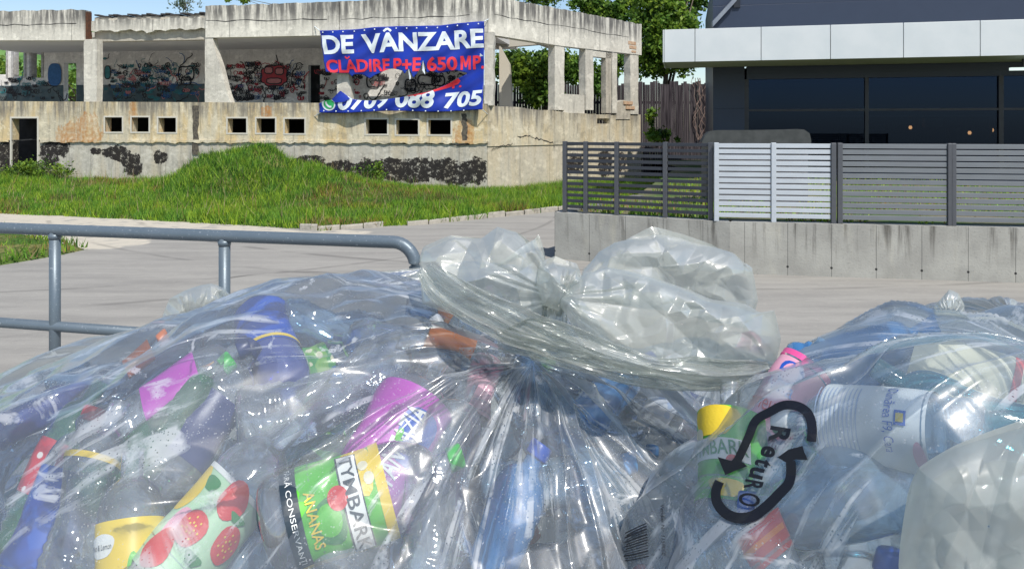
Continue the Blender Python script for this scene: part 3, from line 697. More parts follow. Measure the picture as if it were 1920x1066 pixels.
def snap_out(x, y):   # nearest point of the tear outline
    best = None
    for i in range(len(tear)):
        a = tear[i]; b = tear[(i+1) % len(tear)]; dx, dy = b[0]-a[0], b[1]-a[1]; t = max(0, min(1, ((x-a[0])*dx+(y-a[1])*dy)/(dx*dx+dy*dy+1e-9)))
        p = (a[0]+dx*t, a[1]+dy*t); d = (p[0]-x)**2+(p[1]-y)**2
        if best is None or d < best[0]: best = (d, p)
    return best[1]
nx_, ny_ = 150, 84; keep = {}; V = []
for j in range(ny_+1):
    for i in range(nx_+1):
        fx, fy = i/nx_, j/ny_
        px = 597-2*fy+(907-597)*fx+.0; py = (57-16*fx)+((211-4*fx)-(57-16*fx))*fy
        keep[i, j] = not bool(in_poly(np.array(px), np.array(py), tear)); V.append((px, py))
Fc = []; used = set()
for j in range(ny_):
    for i in range(nx_):
        q4 = [(i, j), (i+1, j), (i+1, j+1), (i, j+1)]
        if sum(keep[c] for c in q4) >= 2: Fc.append([c[1]*(nx_+1)+c[0] for c in q4]); used |= {c for c in q4}
V3 = []
for k_, (px, py) in enumerate(V):
    c = (k_ % (nx_+1), k_//(nx_+1))
    if c in used and not keep[c]: px, py = snap_out(px, py)
    V3.append(ban(px, py))
mp = sorted({i for f in Fc for i in f}); ix = {a: b for b, a in enumerate(mp)}
cloth = mesh_obj('cloth', [V3[i] for i in mp], [[ix[i] for i in f] for f in Fc], M_bblue, banner, smooth=True)
sm = cloth.modifiers.new('thickness', 'SOLIDIFY'); sm.thickness = .006
def on_banner(name, VF, fn, mat, off=.018, clip=True):
    V, Fc = VF; Vp = [fn(x, y) for x, y in V]
    out = []
    for f in Fc:
        c = (sum(Vp[i][0] for i in f)/len(f), sum(Vp[i][1] for i in f)/len(f))
        if not clip or not bool(in_poly(np.array(c[0]), np.array(c[1]), tear)): out.append(f)
    mesh_obj(name, [ban(x, y, off) for x, y in Vp], out, mat, banner)
def quadmap(tl, tr, bl, br):
    return lambda x, y: (bl[0]*(1-x)*(1-y)+br[0]*x*(1-y)+tl[0]*(1-x)*y+tr[0]*x*y, bl[1]*(1-x)*(1-y)+br[1]*x*(1-y)+tl[1]*(1-x)*y+tr[1]*x*y)
def word(s, tl, tr, bl, br, mat, name='lettering', bold=.035, off=.018, shear=0):
    on_banner(name, text2d(s, bold, .02, shear=shear), quadmap(tl, tr, bl, br), mat, off)
word('DE', (601, 66), (661, 64), (606, 101), (662, 99), M_bwhite)
word('VANZARE', (675, 64), (905, 54.5), (678, 100), (906, 90), M_bwhite)
on_banner('lettering', stroke2d([(717, 59.5), (724, 54.5), (731, 59)], 2.0, 3), lambda x, y: (x, y), M_bwhite)
word('CLADIRE', (609, 111), (728, 110), (612, 136), (729, 134), M_bred, bold=.03)
on_banner('lettering', stroke2d([(645, 105), (649, 108.5), (653.5, 105)], 1.4, 2), lambda x, y: (x, y), M_bred)
word('P+E', (736, 110), (788, 107), (737, 136), (789, 133), M_bred, bold=.03)
word('650', (799, 106), (856, 105), (800, 133), (856, 131), M_bred, bold=.03)
on_banner('lettering', poly2d([(862, 131), (862, 105), (867.5, 104.8), (871.5, 118), (875.5, 104.6), (881, 104.5), (881, 130.5), (876.6, 130.6), (876.6, 113), (873, 126), (870, 126), (866.4, 113), (866.4, 130.8)], 3), lambda x, y: (x, y), M_bred)
word('P.', (885, 104.5), (906, 104), (885, 130.5), (906, 129), M_bred, bold=.03)
word('0709 088', (636, 171), (814, 166), (631, 206), (812, 202), M_bwhite, shear=.12)
word('705', (830, 173), (904, 169), (830, 203), (903, 199), M_bwhite, shear=.12)
word('P.', (846, 150), (863, 148), (844, 165), (863, 163), M_bred)
on_banner('red_fragment', poly2d([(762, 180), (800, 172), (830, 160), (857, 146), (861, 151), (856, 157), (838, 163), (815, 170), (795, 177), (768, 182)], 5), lambda x, y: (x, y), M_bred, .012, False)
# round handset emblem on the lower left
th = np.linspace(0, 2*math.pi, 28, endpoint=False)
on_banner('round_emblem', poly2d([(614+13.5*math.cos(t), 195+11.5*math.sin(t)) for t in th]+[], 4), lambda x, y: (x, y), M_bwhite, .014)
on_banner('round_emblem', poly2d([(614.5+10.5*math.cos(t), 194.5+9*math.sin(t)) for t in th], 4), lambda x, y: (x, y), M_bgreen, .024)
on_banner('round_emblem', stroke2d([(609, 190), (610, 195), (615, 199), (620, 199)], 1.8, 3), lambda x, y: (x, y), M_bwhite, .036)
# torn hanging flaps showing the white reverse
for pl in ([(767, 129), (769, 150), (765, 153), (772, 148), (772, 143)], [(795, 113), (797, 126), (799, 140), (793, 132)], [(906, 104), (912, 109), (905, 110)]):
    V, Fc = poly2d(pl, 6); mesh_obj('torn_flap', [ban(x, y, .06+.004*(x-767)) for x, y in V], Fc, M_bwhite, banner)
on_banner('torn_flap', poly2d([(621, 186), (629, 178), (637, 169), (649, 178), (655, 184), (645, 190), (628, 191)], 5), lambda x, y: (x, y), M_bblue, .05, False)
eye = MB()
for (x, y) in [(604+i*19.5, 60-i*.95) for i in range(16)]+[(604+i*24, 207) for i in range(12)]:
    p = ban(x, y, .02); eye = MB(); eye.add([p+Vector((math.cos(t)*.022, 0, math.sin(t)*.022)) for t in np.linspace(0, 6.28, 9)[:-1]], [tuple(range(8))]); eye.build('eyelet', M_bwhite, banner)
# tie ropes
for (a, b) in (((598, 57), (590, 50)), ((907, 41), (916, 36)), ((905, 207), (914, 214)), ((597, 211), (590, 218))):
    s = MB(); s.tube([ban(*a), L3(b[0], b[1], -.01)], .012, 6); s.build('tie_rope', M_bwhite, banner)

# ================================================================ modern building
M_navy = N('navy_cladding')
_z = M_navy.xyz(M_navy.co.outputs['Object']); _s = M_navy.M('FRACT', M_navy.M('MULTIPLY', _z[2], 1.0))
M_navy = M_navy.fin(M_navy.mix(M_navy.noise(M_navy.co.outputs['Object'], 2, 4), (.024, .036, .066), (.032, .046, .080)), .45, M_navy.bump(M_navy.step(_s, .0, .03), .4, .01), spec=.4)
M_white = noisy('white_fascia', (.56, .60, .615), (.62, .65, .66), 1.2, .38, spec=.5, bmp=.03)
M_frame = noisy('dark_window_frame', (.015, .018, .028), (.025, .028, .035), 5, .35)
M_soff = noisy('soffit', (.30, .32, .30), (.36, .38, .35), 3, .6)
def glass_mat(name, tint=.55, c=(.25, .35, .5)):
    n = N(name); t = n.nd('ShaderNodeBsdfTransparent', {'Color': (*[tint*k+.2 for k in c], 1)}); g = n.nd('ShaderNodeBsdfGlossy', {'Color': (.22, .38, .80, 1), 'Roughness': .02})
    f = n.nd('ShaderNodeFresnel', {'IOR': 1.5}); mx = n.nd('ShaderNodeMixShader', {0: f.outputs[0], 1: t.outputs[0], 2: g.outputs[0]}); n.L(mx.outputs[0], n.out.inputs[0]); return n.m
M_glass = glass_mat('window_glass', .12)
bld = empty('commercial_building', (8, 22, .75), 'modern dark navy building with white panelled canopy and wide windows', 'building')
KA, KB = Vector((4.07, 20.0)), Vector((16.5, 17.1)); WK = Wall(KA, KB)   # canopy front
kx = lambda px: WK.uz(px, 80)[0]
zk0 = CAMZ+1.757; zk1 = zk0+.87
Ltot = WK.L
edges = [1245, 1303, 1427, 1557, 1694, 1838, 1990, 2150]
can = MB(); can.prism([WK.p(0, zk0+.02, .03), WK.p(Ltot, zk0+.02, .03), WK.p(Ltot, zk1-.02, .03), WK.p(0, zk1-.02, .03)], WK.p(0, 0, 2.3)-WK.p(0, 0, 0)); can.build('canopy_core', M_soff, bld)
for a, b in zip(edges[:-1], edges[1:]):
    u0_, u1_ = kx(a), min(kx(b), Ltot); s = MB(); s.prism([WK.p(u0_+.008, zk0, 0), WK.p(u1_-.008, zk0, 0), WK.p(u1_-.008, zk1, 0), WK.p(u0_+.008, zk1, 0)], WK.p(0, 0, .028)-WK.p(0, 0, 0)); bevel(s.build('fascia_panel', M_white, bld), .006)
s = MB(); s.prism([WK.p(-.028, zk0, 0), WK.p(-.002, zk0, 0), WK.p(-.002, zk1, 0), WK.p(-.028, zk1, 0)], WK.p(0, 0, 2.3)-WK.p(0, 0, 0)); s.build('fascia_panel', M_white, bld)
BD = 2.2
ub0 = WK.uz(1337, 200, BD)[0]; zg = .75
def bw(name, x0, x1, z0, z1, d, dep, mat, par=bld):
    a = WK.uz(x0, 200, d)[0] if x0 is not None else ub0; b = WK.uz(x1, 200, d)[0]
    s = MB(); s.prism([WK.p(a, z0, d), WK.p(b, z0, d), WK.p(b, z1, d), WK.p(a, z1, d)], WK.p(0, 0, dep)-WK.p(0, 0, 0)); return s.build(name, mat, par)
bw('wall', 1337, 1396, zg, zk0+.01, BD, .4, M_navy)
bw('wall', 1400, 2300, zk0-.35, zk0+.01, BD, .3, M_navy)
bw('wall', 1337, 2300, zk1-.15, 6.6, BD-.0, .4, M_navy)
bw('wall', 1400, 2300, zg, zg+.28, BD, .3, M_navy)
for x0, x1 in ((1396, 1404), (1622, 1629), (1873, 1882), (2100, 2108)): bw('window_frame', x0, x1, zg+.28, zk0-.35, BD+.02, .12, M_frame)
for x0, x1 in ((1404, 1622), (1629, 1873), (1882, 2100)):
    bw('window_frame', x0, x1, CAMZ+.48, CAMZ+.54, BD+.03, .08, M_frame); bw('window_pane', x0, x1, zg+.28, zk0-.35, BD+.09, .012, M_glass)
# interior room
u1_ = WK.uz(2300, 200, BD)[0]
def rm(name, uu0, uu1, z0, z1, d0_, d1_, mat):
    s = MB(); s.prism([WK.p(uu0, z0, d0_), WK.p(uu1, z0, d0_), WK.p(uu1, z1, d0_), WK.p(uu0, z1, d0_)], WK.p(0, 0, d1_-d0_)-WK.p(0, 0, 0)); return s.build(name, mat, bld)
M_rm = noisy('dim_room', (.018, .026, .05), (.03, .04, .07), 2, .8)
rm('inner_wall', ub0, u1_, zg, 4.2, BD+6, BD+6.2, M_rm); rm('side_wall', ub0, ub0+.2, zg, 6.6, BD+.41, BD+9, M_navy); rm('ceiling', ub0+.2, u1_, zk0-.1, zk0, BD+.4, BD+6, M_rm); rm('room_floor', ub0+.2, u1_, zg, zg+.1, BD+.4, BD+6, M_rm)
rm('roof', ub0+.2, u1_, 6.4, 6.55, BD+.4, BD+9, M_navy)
M_shf = noisy('shelf_grey', (.22, .25, .3), (.28, .3, .34), 4, .5); M_box = noisy('shelf_goods', (.3, .28, .25), (.15, .2, .3), 1.5, .7)
def bwd(x0, x1, y0, y1, d, dep, name, mat):
    a = WK.uz(x0, y0, d); b = WK.uz(x1, y1, d); s = MB(); s.prism([WK.p(a[0], b[1], d), WK.p(b[0], b[1], d), WK.p(b[0], a[1], d), WK.p(a[0], a[1], d)], WK.p(0, 0, dep)-WK.p(0, 0, 0)); return s.build(name, mat, bld)
for x0, x1, y0, y1 in ((1575, 1860, 216, 219), (1575, 1578, 216, 265), (1722, 1725, 216, 265), (1575, 1722, 245, 247), (1858, 1861, 216, 265)): bwd(x0, x1, y0, y1, BD+.8, .1, 'shelf_rail', M_shf)
for x0, x1, y0, y1 in ((1672, 1700, 230, 248), (1735, 1768, 222, 238), (1600, 1620, 224, 240), (1780, 1800, 240, 262), (1590, 1640, 250, 263), (1640, 1660, 232, 246)): bwd(x0, x1, y0, y1, BD+1.2, .3, 'shelf_box', M_box)
def emis(name, c, st):
    n = N(name); e = n.nd('ShaderNodeEmission', {'Color': (*c, 1), 'Strength': st}); n.L(e.outputs[0], n.out.inputs[0]); return n.m
M_bulb = emis('warm_bulb', (1, .5, .2), 9); M_tube = emis('tube_light', (.8, .95, .9), .9)
for (x, y) in ((1707, 239), (1818, 249), (1860, 244)):
    p = WK.p(*WK.uz(x, y, BD+1.6), BD+1.6)
    lp = empty('pendant_lamp', p, {1707: 'leftmost small warm lamp glowing behind the dark window', 1818: 'middle small warm lamp glowing behind the dark window', 1860: 'rightmost small warm lamp glowing behind the dark window'}[x], 'lamp', 'small warm lamps in the building')
    s = MB(); s.tube([p+Vector((0, 0, .05)), p, p-Vector((0, 0, .05))], [.03, .05, .03], 10); s.build('bulb', M_bulb, lp, smooth=True)
    s = MB(); s.tube([p+Vector((0, 0, .05)), Vector((p.x, p.y, zk0-.1))], .006, 6); s.build('cord', M_frame, lp)
p = WK.p(*WK.uz(1897, 132, .9), .9)
tl = empty('tube_lamp', p, 'pale strip lamp under the white canopy at the right edge', 'lamp')
s = MB(); s.prism([p, p+WK.p(1.2, 0, 0)-WK.p(0, 0, 0), p+WK.p(1.2, .07, 0)-WK.p(0, 0, 0), p+Vector((0, 0, .07))], (0, .1, 0)); s.build('diffuser', M_tube, tl)
s = MB(); s.prism([p+Vector((.3, .03, .07)), p+Vector((.34, .03, .07)), p+Vector((.34, .03, zk0-p.z)), p+Vector((.3, .03, zk0-p.z))], (0, .04, 0)); s.build('bracket', M_frame, tl)
# diagonal brace on the upper wall
s = MB(); A = WK.p(*WK.uz(1337, 50, BD-.2), BD-.2); B = WK.p(*WK.uz(1381, 2, BD-.2), BD-.2); s.prism([A, B, B+Vector((.0, 0, .16)), A+Vector((0, 0, .16))], (0, .15, 0)); s.build('diagonal_brace', noisy('grey_steel', (.24, .26, .30), (.3, .32, .35), 5, .4, .5), bld)
bwd(1376, 1388, 0, 14, BD-.06, .06, 'brace_bracket', M_frame)

# grey curved cover standing behind the fence
cv = empty('curved_cover', P(1415, 262, 13.5), 'low grey curved hood rising above the slatted fence', 'cover')
s = MB(); prof = [(1316, 266), (1322, 255), (1330, 246), (1345, 244), (1400, 244), (1460, 243), (1495, 242), (1508, 243), (1518, 250), (1521, 262), (1521, 275)]
V = []; 
for (x, y) in prof: V += [P(x, y, 14.0), P(x, y, 14.0)+Vector((.12, .7, -.02))]
s.add(V, [(2*i, 2*i+2, 2*i+3, 2*i+1) for i in range(len(prof)-1)]); s.add([P(x, y, 14.0) for x, y in prof]+[P(1316, 275, 14.0)], [tuple(range(len(prof)+1))])
o = s.build('hood', noisy('hood_grey', (.05, .055, .055), (.07, .075, .075), 6, .8, spec=.15), cv)
s = MB(); s.prism([P(1330, 275, 14.1), P(1515, 275, 14.1), Vector((P(1515, 0, 14.1).x, 14.1, .75)), Vector((P(1330, 0, 14.1).x, 14.1, .75))], (.1, 1.0, 0)); s.build('body', noisy('hood_body', (.06, .06, .065), (.09, .09, .1), 6, .6), cv)

# ================================================================ retaining wall and fence
K = [Vector((.72, 12.60)), Vector((3.30, 11.30)), Vector((7.28, 10.62)), Vector((13.5, 9.75))]
n = N('cast_concrete'); uv = n.co.outputs['UV']; X_, Z_, _ = n.xyz(uv)
st = n.noise(n.map(uv, (7, .5, 1)), 1.0, 6, .65); c = n.mix(n.step(n.noise(uv, 2.2, 6), .3, .7), (.38, .375, .34), (.29, .285, .26))
c = n.mix(n.M('MULTIPLY', n.step(st, .5, .68), n.M('MULTIPLY', n.step(Z_, .05, .8), .9)), c, (.085, .08, .07)); c = n.mix(n.M('MULTIPLY', n.step(n.noise(n.map(uv, (3, .6, 1), (4, 2, 0)), 1, 5), .56, .72), .5), c, (.46, .44, .36))
fr = n.M('ABSOLUTE', n.M('SUBTRACT', n.M('FRACT', n.M('DIVIDE', X_, .62)), .5)); c = n.mix(n.M('MULTIPLY', n.step(fr, .488, .496), .65), c, (.09, .09, .085))
hx = n.M('MULTIPLY', n.M('SUBTRACT', .5, fr), .62); hz = n.M('SUBTRACT', Z_, .13); hd = n.M('SQRT', n.M('ADD', n.M('MULTIPLY', hx, hx), n.M('MULTIPLY', hz, hz)))
c = n.mix(n.step(hd, .022, .014), c, (.03, .03, .03)); fine = n.noise(uv, 30, 5)
c = n.mix(n.M('MULTIPLY', n.step(fine, .55, .75), .4), c, (.15, .15, .14))
M_cast = n.fin(c, .9, n.bump(n.M('ADD', fine, n.M('MULTIPLY', n.step(fr, .496, .486), .5)), .4, .01), spec=.2)
rw = empty('retaining_wall', (K[1].x, K[1].y, 0), 'low grey cast concrete wall carrying the slatted fence', 'wall')
zt_ = .78; acc = 0
for i in range(3):
    A, B = K[i], K[i+1]; wl = Wall(A, B); nn = max(2, int(wl.L/.3)); s = MB(); V = []; UV = []
    th_ = .24
    for k_ in range(nn+1):
        u = wl.L*k_/nn
        for (z, d) in ((-.1, 0), (zt_, 0), (zt_, th_), (-.1, th_)): V.append(wl.p(u, z, d)); UV.append((acc+u+(d if z > 0 else d), z if d == 0 or z < 0 else z+d))
    Fc = [(4*j+m_, 4*j+4+m_, 4*j+4+(m_+1) % 4, 4*j+(m_+1) % 4) for j in range(nn) for m_ in range(3)]+[(0, 1, 2, 3), (4*nn+3, 4*nn+2, 4*nn+1, 4*nn)]
    s.add(V, Fc, 0, UV); s.build('wall_section', M_cast, rw, uv=True); acc += wl.L
# return of the wall at its left end, running back
wl = Wall(Vector((.72+.02, 12.60+.25)), Vector((2.6, 16.0))); s = MB(); s.prism([wl.p(0, -.1, 0), wl.p(wl.L, -.1, 0), wl.p(wl.L, zt_-.01, 0), wl.p(0, zt_-.01, 0)], (.2, -.12, 0)); s.build('wall_section', M_cast, rw)
# terrace behind the wall
M_terr = N('terrace_earth'); _v = M_terr.noise(M_terr.co.outputs['Object'], .8, 6); M_terr = M_terr.fin(M_terr.mix(M_terr.step(_v, .4, .6), (.06, .11, .025), (.16, .14, .08)), .95)
mesh_obj('terrace_ground', [(.95, 12.75, .74), (3.4, 11.5, .74), (7.3, 10.82, .74), (13.5, 9.9, .74), (40, 9.9, .74), (40, 45, .74), (6.0, 45, .74), (6.2, 28, .74), (2.7, 16.2, .74)], [tuple(range(9))], M_terr)['kind'] = 'structure'
n_ = 26000
X = rng.uniform(1, 12, n_); Y = rng.uniform(10.9, 22, n_)
wy = np.interp(X, [.72, 3.3, 7.28, 13.5], [12.85, 11.55, 10.87, 10]); k = (Y > wy+.02) & (Y < 12.85+(X-.72)*1.8) & (fnoise(X, Y, 12) > .38) & (rng.random(n_) < np.where(Y < wy+1.0, 1, .5)); X, Y = X[k], Y[k]
blades('terrace_grass', X, Y, np.full(len(X), .74), .05+.16*rng.random(len(X)), .012+.01*rng.random(len(X)), GM, rng.integers(0, 3, len(X)), 'grass growing behind the slatted fence')

def metal(name, c, rough=.38, me=.3):
    n = N(name); p = n.co.outputs['Object']; v = n.noise(n.map(p, (1, 1, 6)), 3, 5)
    return n.fin(n.mix(v, tuple(k*.85 for k in c), tuple(k*1.12 for k in c)), n.M('ADD', n.M('MULTIPLY', v, .2), rough-.1), metal=me, spec=.5)
M_anth = metal('anthracite_slats', (.045, .050, .062)); M_anthp = metal('anthracite_post', (.095, .10, .112)); M_pale = metal('pale_slats', (.50, .54, .58), .35, .2); M_mid = metal('grey_slats', (.185, .20, .215), .4)
def fence_run(i0, pxs, slat, gap, msl, mpo, label, group, zt):
    wl = Wall(K[i0], K[i0+1]); f = empty('slat_fence', wl.p(wl.uz(pxs[0], 400, .1)[0], zt_, .1), label, 'fence', group)
    us = [wl.uz(x, 400, .1)[0] for x in pxs]
    for j, u in enumerate(us):
        s = MB(); s.prism([wl.p(u-.035, zt_, .05), wl.p(u+.035, zt_, .05), wl.p(u+.035, zt+.0, .05), wl.p(u-.035, zt+.0, .05)], wl.p(0, 0, .07)-wl.p(0, 0, 0)); bevel(s.build('post', mpo if not isinstance(mpo, list) else mpo[j], f), .006)
    for j in range(len(us)-1):
        s = MB(); z = zt-.012
        while z > zt_+.06:
            s.prism([wl.p(us[j]+.036, z-slat, .075), wl.p(us[j+1]-.036, z-slat, .075), wl.p(us[j+1]-.036, z, .075), wl.p(us[j]+.036, z, .075)], wl.p(0, 0, .022)-wl.p(0, 0, 0)); z -= slat+gap
        bevel(s.build('slat_panel', msl, f), .003, 1)
    return f
zf = CAMZ-(266-HZ)/F*12
fence_run(0, [1060, 1099, 1157, 1248, 1333], .052, .044, M_anth, M_anthp, 'dark open slatted fence section nearest the ruin', 'slatted fence on the concrete wall', zf)
fence_run(1, [1343, 1450, 1562], .066, .022, M_pale, [M_pale, M_pale, M_anthp], 'pale slatted fence section in the middle of the wall', 'slatted fence on the concrete wall', zf)  # slats in a paler colour than the sections on either side
fence_run(1, [1574, 1780], .07, .018, M_mid, M_anthp, 'grey slatted fence section right of the pale one', 'slatted fence on the concrete wall', zf)
fence_run(1, [1786, 1952], .07, .018, M_mid, M_anthp, 'grey slatted fence section at the right edge of the photo', 'slatted fence on the concrete wall', zf)
fence_run(2, [1965, 2180, 2400], .07, .018, M_mid, M_anthp, 'grey slatted fence continuing beyond the wall bend', 'slatted fence on the concrete wall', zf)
for (x, y, mm) in ((1563, 268, 0), (1380, 416, 0)): pass

# ================================================================ dark plank fence behind
pf = empty('plank_fence', (4, 34, .7), 'tall weathered dark board fence behind the ruin', 'fence')
n = N('weathered_boards'); p = n.co.outputs['Object']; v = n.noise(n.map(p, (9, 9, .4)), 2, 6); M_brd = n.fin(n.mix(n.step(v, .3, .75), (.022, .018, .022), (.11, .095, .10)), .95, n.bump(v, .5, .01), spec=.1)
s = MB(); x = -1.5
while x < 9.8:
    w_ = rnd.uniform(.1, .16); s.box((x, 34+rnd.uniform(-.02, .02), -.2), (x+w_-.012, 34.05, 4.25+rnd.uniform(-.12, .1))); x += w_
s.build('boards', M_brd, pf)
s = MB(); s.box((-1.5, 34.06, 1.2), (9.8, 34.12, 1.32)); s.box((-1.5, 34.06, 3.3), (9.8, 34.12, 3.42)); s.build('rail', M_brd, pf)

# ================================================================ trees and shrubs
M_bark = noisy('bark', (.10, .08, .06), (.17, .14, .11), 14, .95)
LM = [leafmat('leaf_mid', (.085, .19, .03), .4), leafmat('leaf_light', (.17, .32, .05), .45), leafmat('leaf_dark', (.03, .08, .018), .25)]
def crown(name, parent, blobs, n, size, mats=LM, seed=0):
    r = np.random.default_rng(seed+100); bl = np.array(blobs, float); vol = bl[:, 3]*bl[:, 4]*bl[:, 5]
    # leaf clumps scattered on the rim and inside each lobe
    nc = max(10, n//26); pick = r.choice(len(bl), nc, p=vol/vol.sum()); d = r.normal(size=(nc, 3)); d /= np.linalg.norm(d, axis=1)[:, None]
    C_ = bl[pick, :3]+d*bl[pick, 3:6]*(r.random((nc, 1))**.42); cr_ = r.uniform(.12, .34, nc)*bl[pick, 3:6].mean(1)**.5
    ci = r.integers(0, nc, n); P_ = C_[ci]+r.normal(size=(n, 3))*cr_[ci][:, None]*.62
    a = r.normal(size=(n, 3)); a /= np.linalg.norm(a, axis=1)[:, None]; b = np.cross(a, r.normal(size=(n, 3))); b /= np.linalg.norm(b, axis=1)[:, None]+1e-9
    sz = size*r.uniform(.6, 1.3, n)[:, None]; V = np.stack([P_-a*sz, P_+b*sz*.55, P_+a*sz, P_-b*sz*.55], 1)
    me = bpy.data.meshes.new(name); me.vertices.add(4*n); me.vertices.foreach_set('co', V.ravel()); me.loops.add(4*n); me.loops.foreach_set('vertex_index', np.arange(4*n, dtype=np.int32))
    me.polygons.add(n); me.polygons.foreach_set('loop_start', np.arange(0, 4*n, 4, dtype=np.int32))
    for m in mats: me.materials.append(m)
    tone = r.choice([0, 0, 1, 1, 2], nc); me.polygons.foreach_set('material_index', tone[ci].astype(np.int32)); me.update(calc_edges=True)
    o = bpy.data.objects.new(name, me); COL.objects.link(o); o.parent = parent; me.transform(Matrix.Translation(-world_loc(parent))); return o, C_
def tree(name, base, blobs, n, size, label, cat='tree', group=None, seed=0, tr=.16, mats=LM):
    t = empty(name, base, label, cat, group); o, C_ = crown('crown', t, blobs, n, size, mats, seed)
    top = Vector(np.mean(np.array(blobs)[:, :3], axis=0)); s = MB(); r = random.Random(seed)
    b = Vector(base); mid = b.lerp(top, .55)+Vector((r.uniform(-.2, .2), 0, 0)); s.tube([b, b.lerp(mid, .5)+Vector((r.uniform(-.1, .1), 0, 0)), mid, top], [tr, tr*.8, tr*.6, tr*.3], 10)
    for k_ in range(min(16, len(C_))):
        c = Vector(C_[(k_*7) % len(C_)]); st_ = b.lerp(top, r.uniform(.45, .9)); s.tube([st_, st_.lerp(c, .5)+Vector((0, 0, .15)), c], [tr*.35, tr*.2, tr*.06], 6)
    s.build('trunk', M_bark, t, smooth=True); return t
def bl(px, py, Y, rx, ry): # lobe centred at a point with radii in pixels
    p = P(px, py, Y); return (p.x, p.y, p.z, rx/F*Y, min(rx, ry)/F*Y*.9, ry/F*Y)
tree('broadleaf_tree', (P(1245, 0, 35.5).x, 35.5, .3), [bl(1250, 70, 35.5, 62, 70), bl(1235, 15, 35.5, 50, 45), bl(1290, 95, 35, 42, 42), bl(1215, 110, 35.5, 38, 38), bl(1300, 10, 36, 32, 28), bl(1260, -40, 35.5, 60, 40)], 17000, .12, 'large leafy green tree between the ruin and the navy building', seed=1, tr=.22)
tree('broadleaf_tree', (P(1130, 0, 38).x, 38, .3), [bl(1125, 18, 38, 42, 22), bl(1165, 30, 38, 30, 26), bl(1090, 2, 38, 36, 12), bl(1180, 5, 38, 26, 16)], 4200, .12, 'thin light green tree showing above the ruin side beam', seed=2)
tree('broadleaf_tree', (P(1000, 0, 32.5).x, 32.5, .3), [bl(1000, 135, 32.5, 52, 34), bl(960, 125, 32.7, 34, 30), bl(1040, 118, 32.5, 34, 26), bl(1080, 130, 32.5, 30, 26), bl(1125, 150, 32.6, 26, 26), bl(1020, 180, 32.4, 40, 20), bl(1150, 120, 32.8, 26, 22)], 15000, .11, 'dense bushy tree seen through the openings of the ruin flank', seed=3, tr=.12)
tree('shrub', (P(1222, 0, 28).x, 28, .7), [bl(1220, 228, 28, 9, 22), bl(1232, 252, 28, 20, 12), bl(1270, 262, 28, 12, 5)], 700, .09, 'small leafy shrub in front of the dark board fence', 'shrub', seed=4, tr=.03)
tree('roof_shrub', WL.p(WL.uz(305, 26)[0], 6.1, 1.4), [(*WL.p(WL.uz(302, 6)[0], 6.65, 1.4), .5, .4, .35)], 420, .045, 'feathery young tree growing on the ruin roof', 'shrub', seed=5, tr=.02, mats=[leafmat('leaf_grey', (.10, .15, .10), .3)])
tree('broadleaf_tree', (P(440, 0, 42).x, 42, .3), [bl(450, -6, 42, 28, 9), bl(900, -14, 42, 30, 10), bl(1010, -6, 42, 60, 12)], 1800, .12, 'dark tree top just showing above the ruin roof', seed=6)
tree('shrub', WL.p(WL.uz(235, 330)[0], .3, -.6), [(*WL.p(WL.uz(95, 322)[0], .75, -.55), 1.1, .35, .28), (*WL.p(WL.uz(55, 322)[0], .7, -.5), .5, .3, .25)], 2600, .05, 'low leafy weeds growing against the ruin beside its doorway', 'shrub', seed=7, tr=.015)
tree('shrub', WL.p(WL.uz(705, 350)[0], .3, -.3), [(*WL.p(WL.uz(705, 325)[0], .75, -.25), .35, .2, .55), (*WL.p(WL.uz(665, 330)[0], .6, -.2), .25, .2, .3)], 700, .05, 'thin grey green weed climbing the blackened plinth', 'shrub', seed=8, tr=.012)
# far wooded rise on the left, seen through the upper windows
V, Fc = [], []
hx_ = np.linspace(-90, -22, 60)
for i, x in enumerate(hx_):
    hgt = 13.0+1.0*math.sin(x*.13)+.5*math.sin(x*.5)
    V += [(x, 60, -.1), (x, 70, hgt*.6), (x, 85, hgt)]
for i in range(59): Fc += [(3*i, 3*i+3, 3*i+4, 3*i+1), (3*i+1, 3*i+4, 3*i+5, 3*i+2)]
mesh_obj('hillside', V, Fc, noisy('hill_green', (.06, .15, .035), (.15, .27, .07), .35, .95), smooth=True)['kind'] = 'structure'
tree('broadleaf_tree', (-25, 44, .2), [(-25.5, 44, 5.0, 2.6, 2, 1.5), (-28.5, 44, 4.8, 2.4, 2, 1.5), (-22, 44, 4.2, 1.2, 1.5, 1.0)], 4000, .16, 'green tree seen through the far left windows of the ruin', seed=9)
# bare vine on the board fence
vn = MB(); r_ = random.Random(3)
for k_ in range(9):
    p = P(1318+r_.uniform(-10, 12), 262, 33.9); pts_ = [p]
    for i in range(14): p = p+Vector((r_.uniform(-.14, .14), r_.uniform(-.02, .01), .2)); pts_.append(p)
    vn.tube(pts_, .014, 5)
tag(vn.build('dry_vine', noisy('dry_stem', (.22, .15, .13), (.3, .22, .18), 9, .9)), 'bare brown vine climbing the right end of the board fence', 'vine')
# pole and wires
p = P(1157, 0, 48); s = MB(); s.tube([(p.x, 48, 0), (p.x, 48, 11)], .09, 8); tag(s.build('utility_pole', M_frame), 'dark thin pole rising behind the thin tree', 'pole')

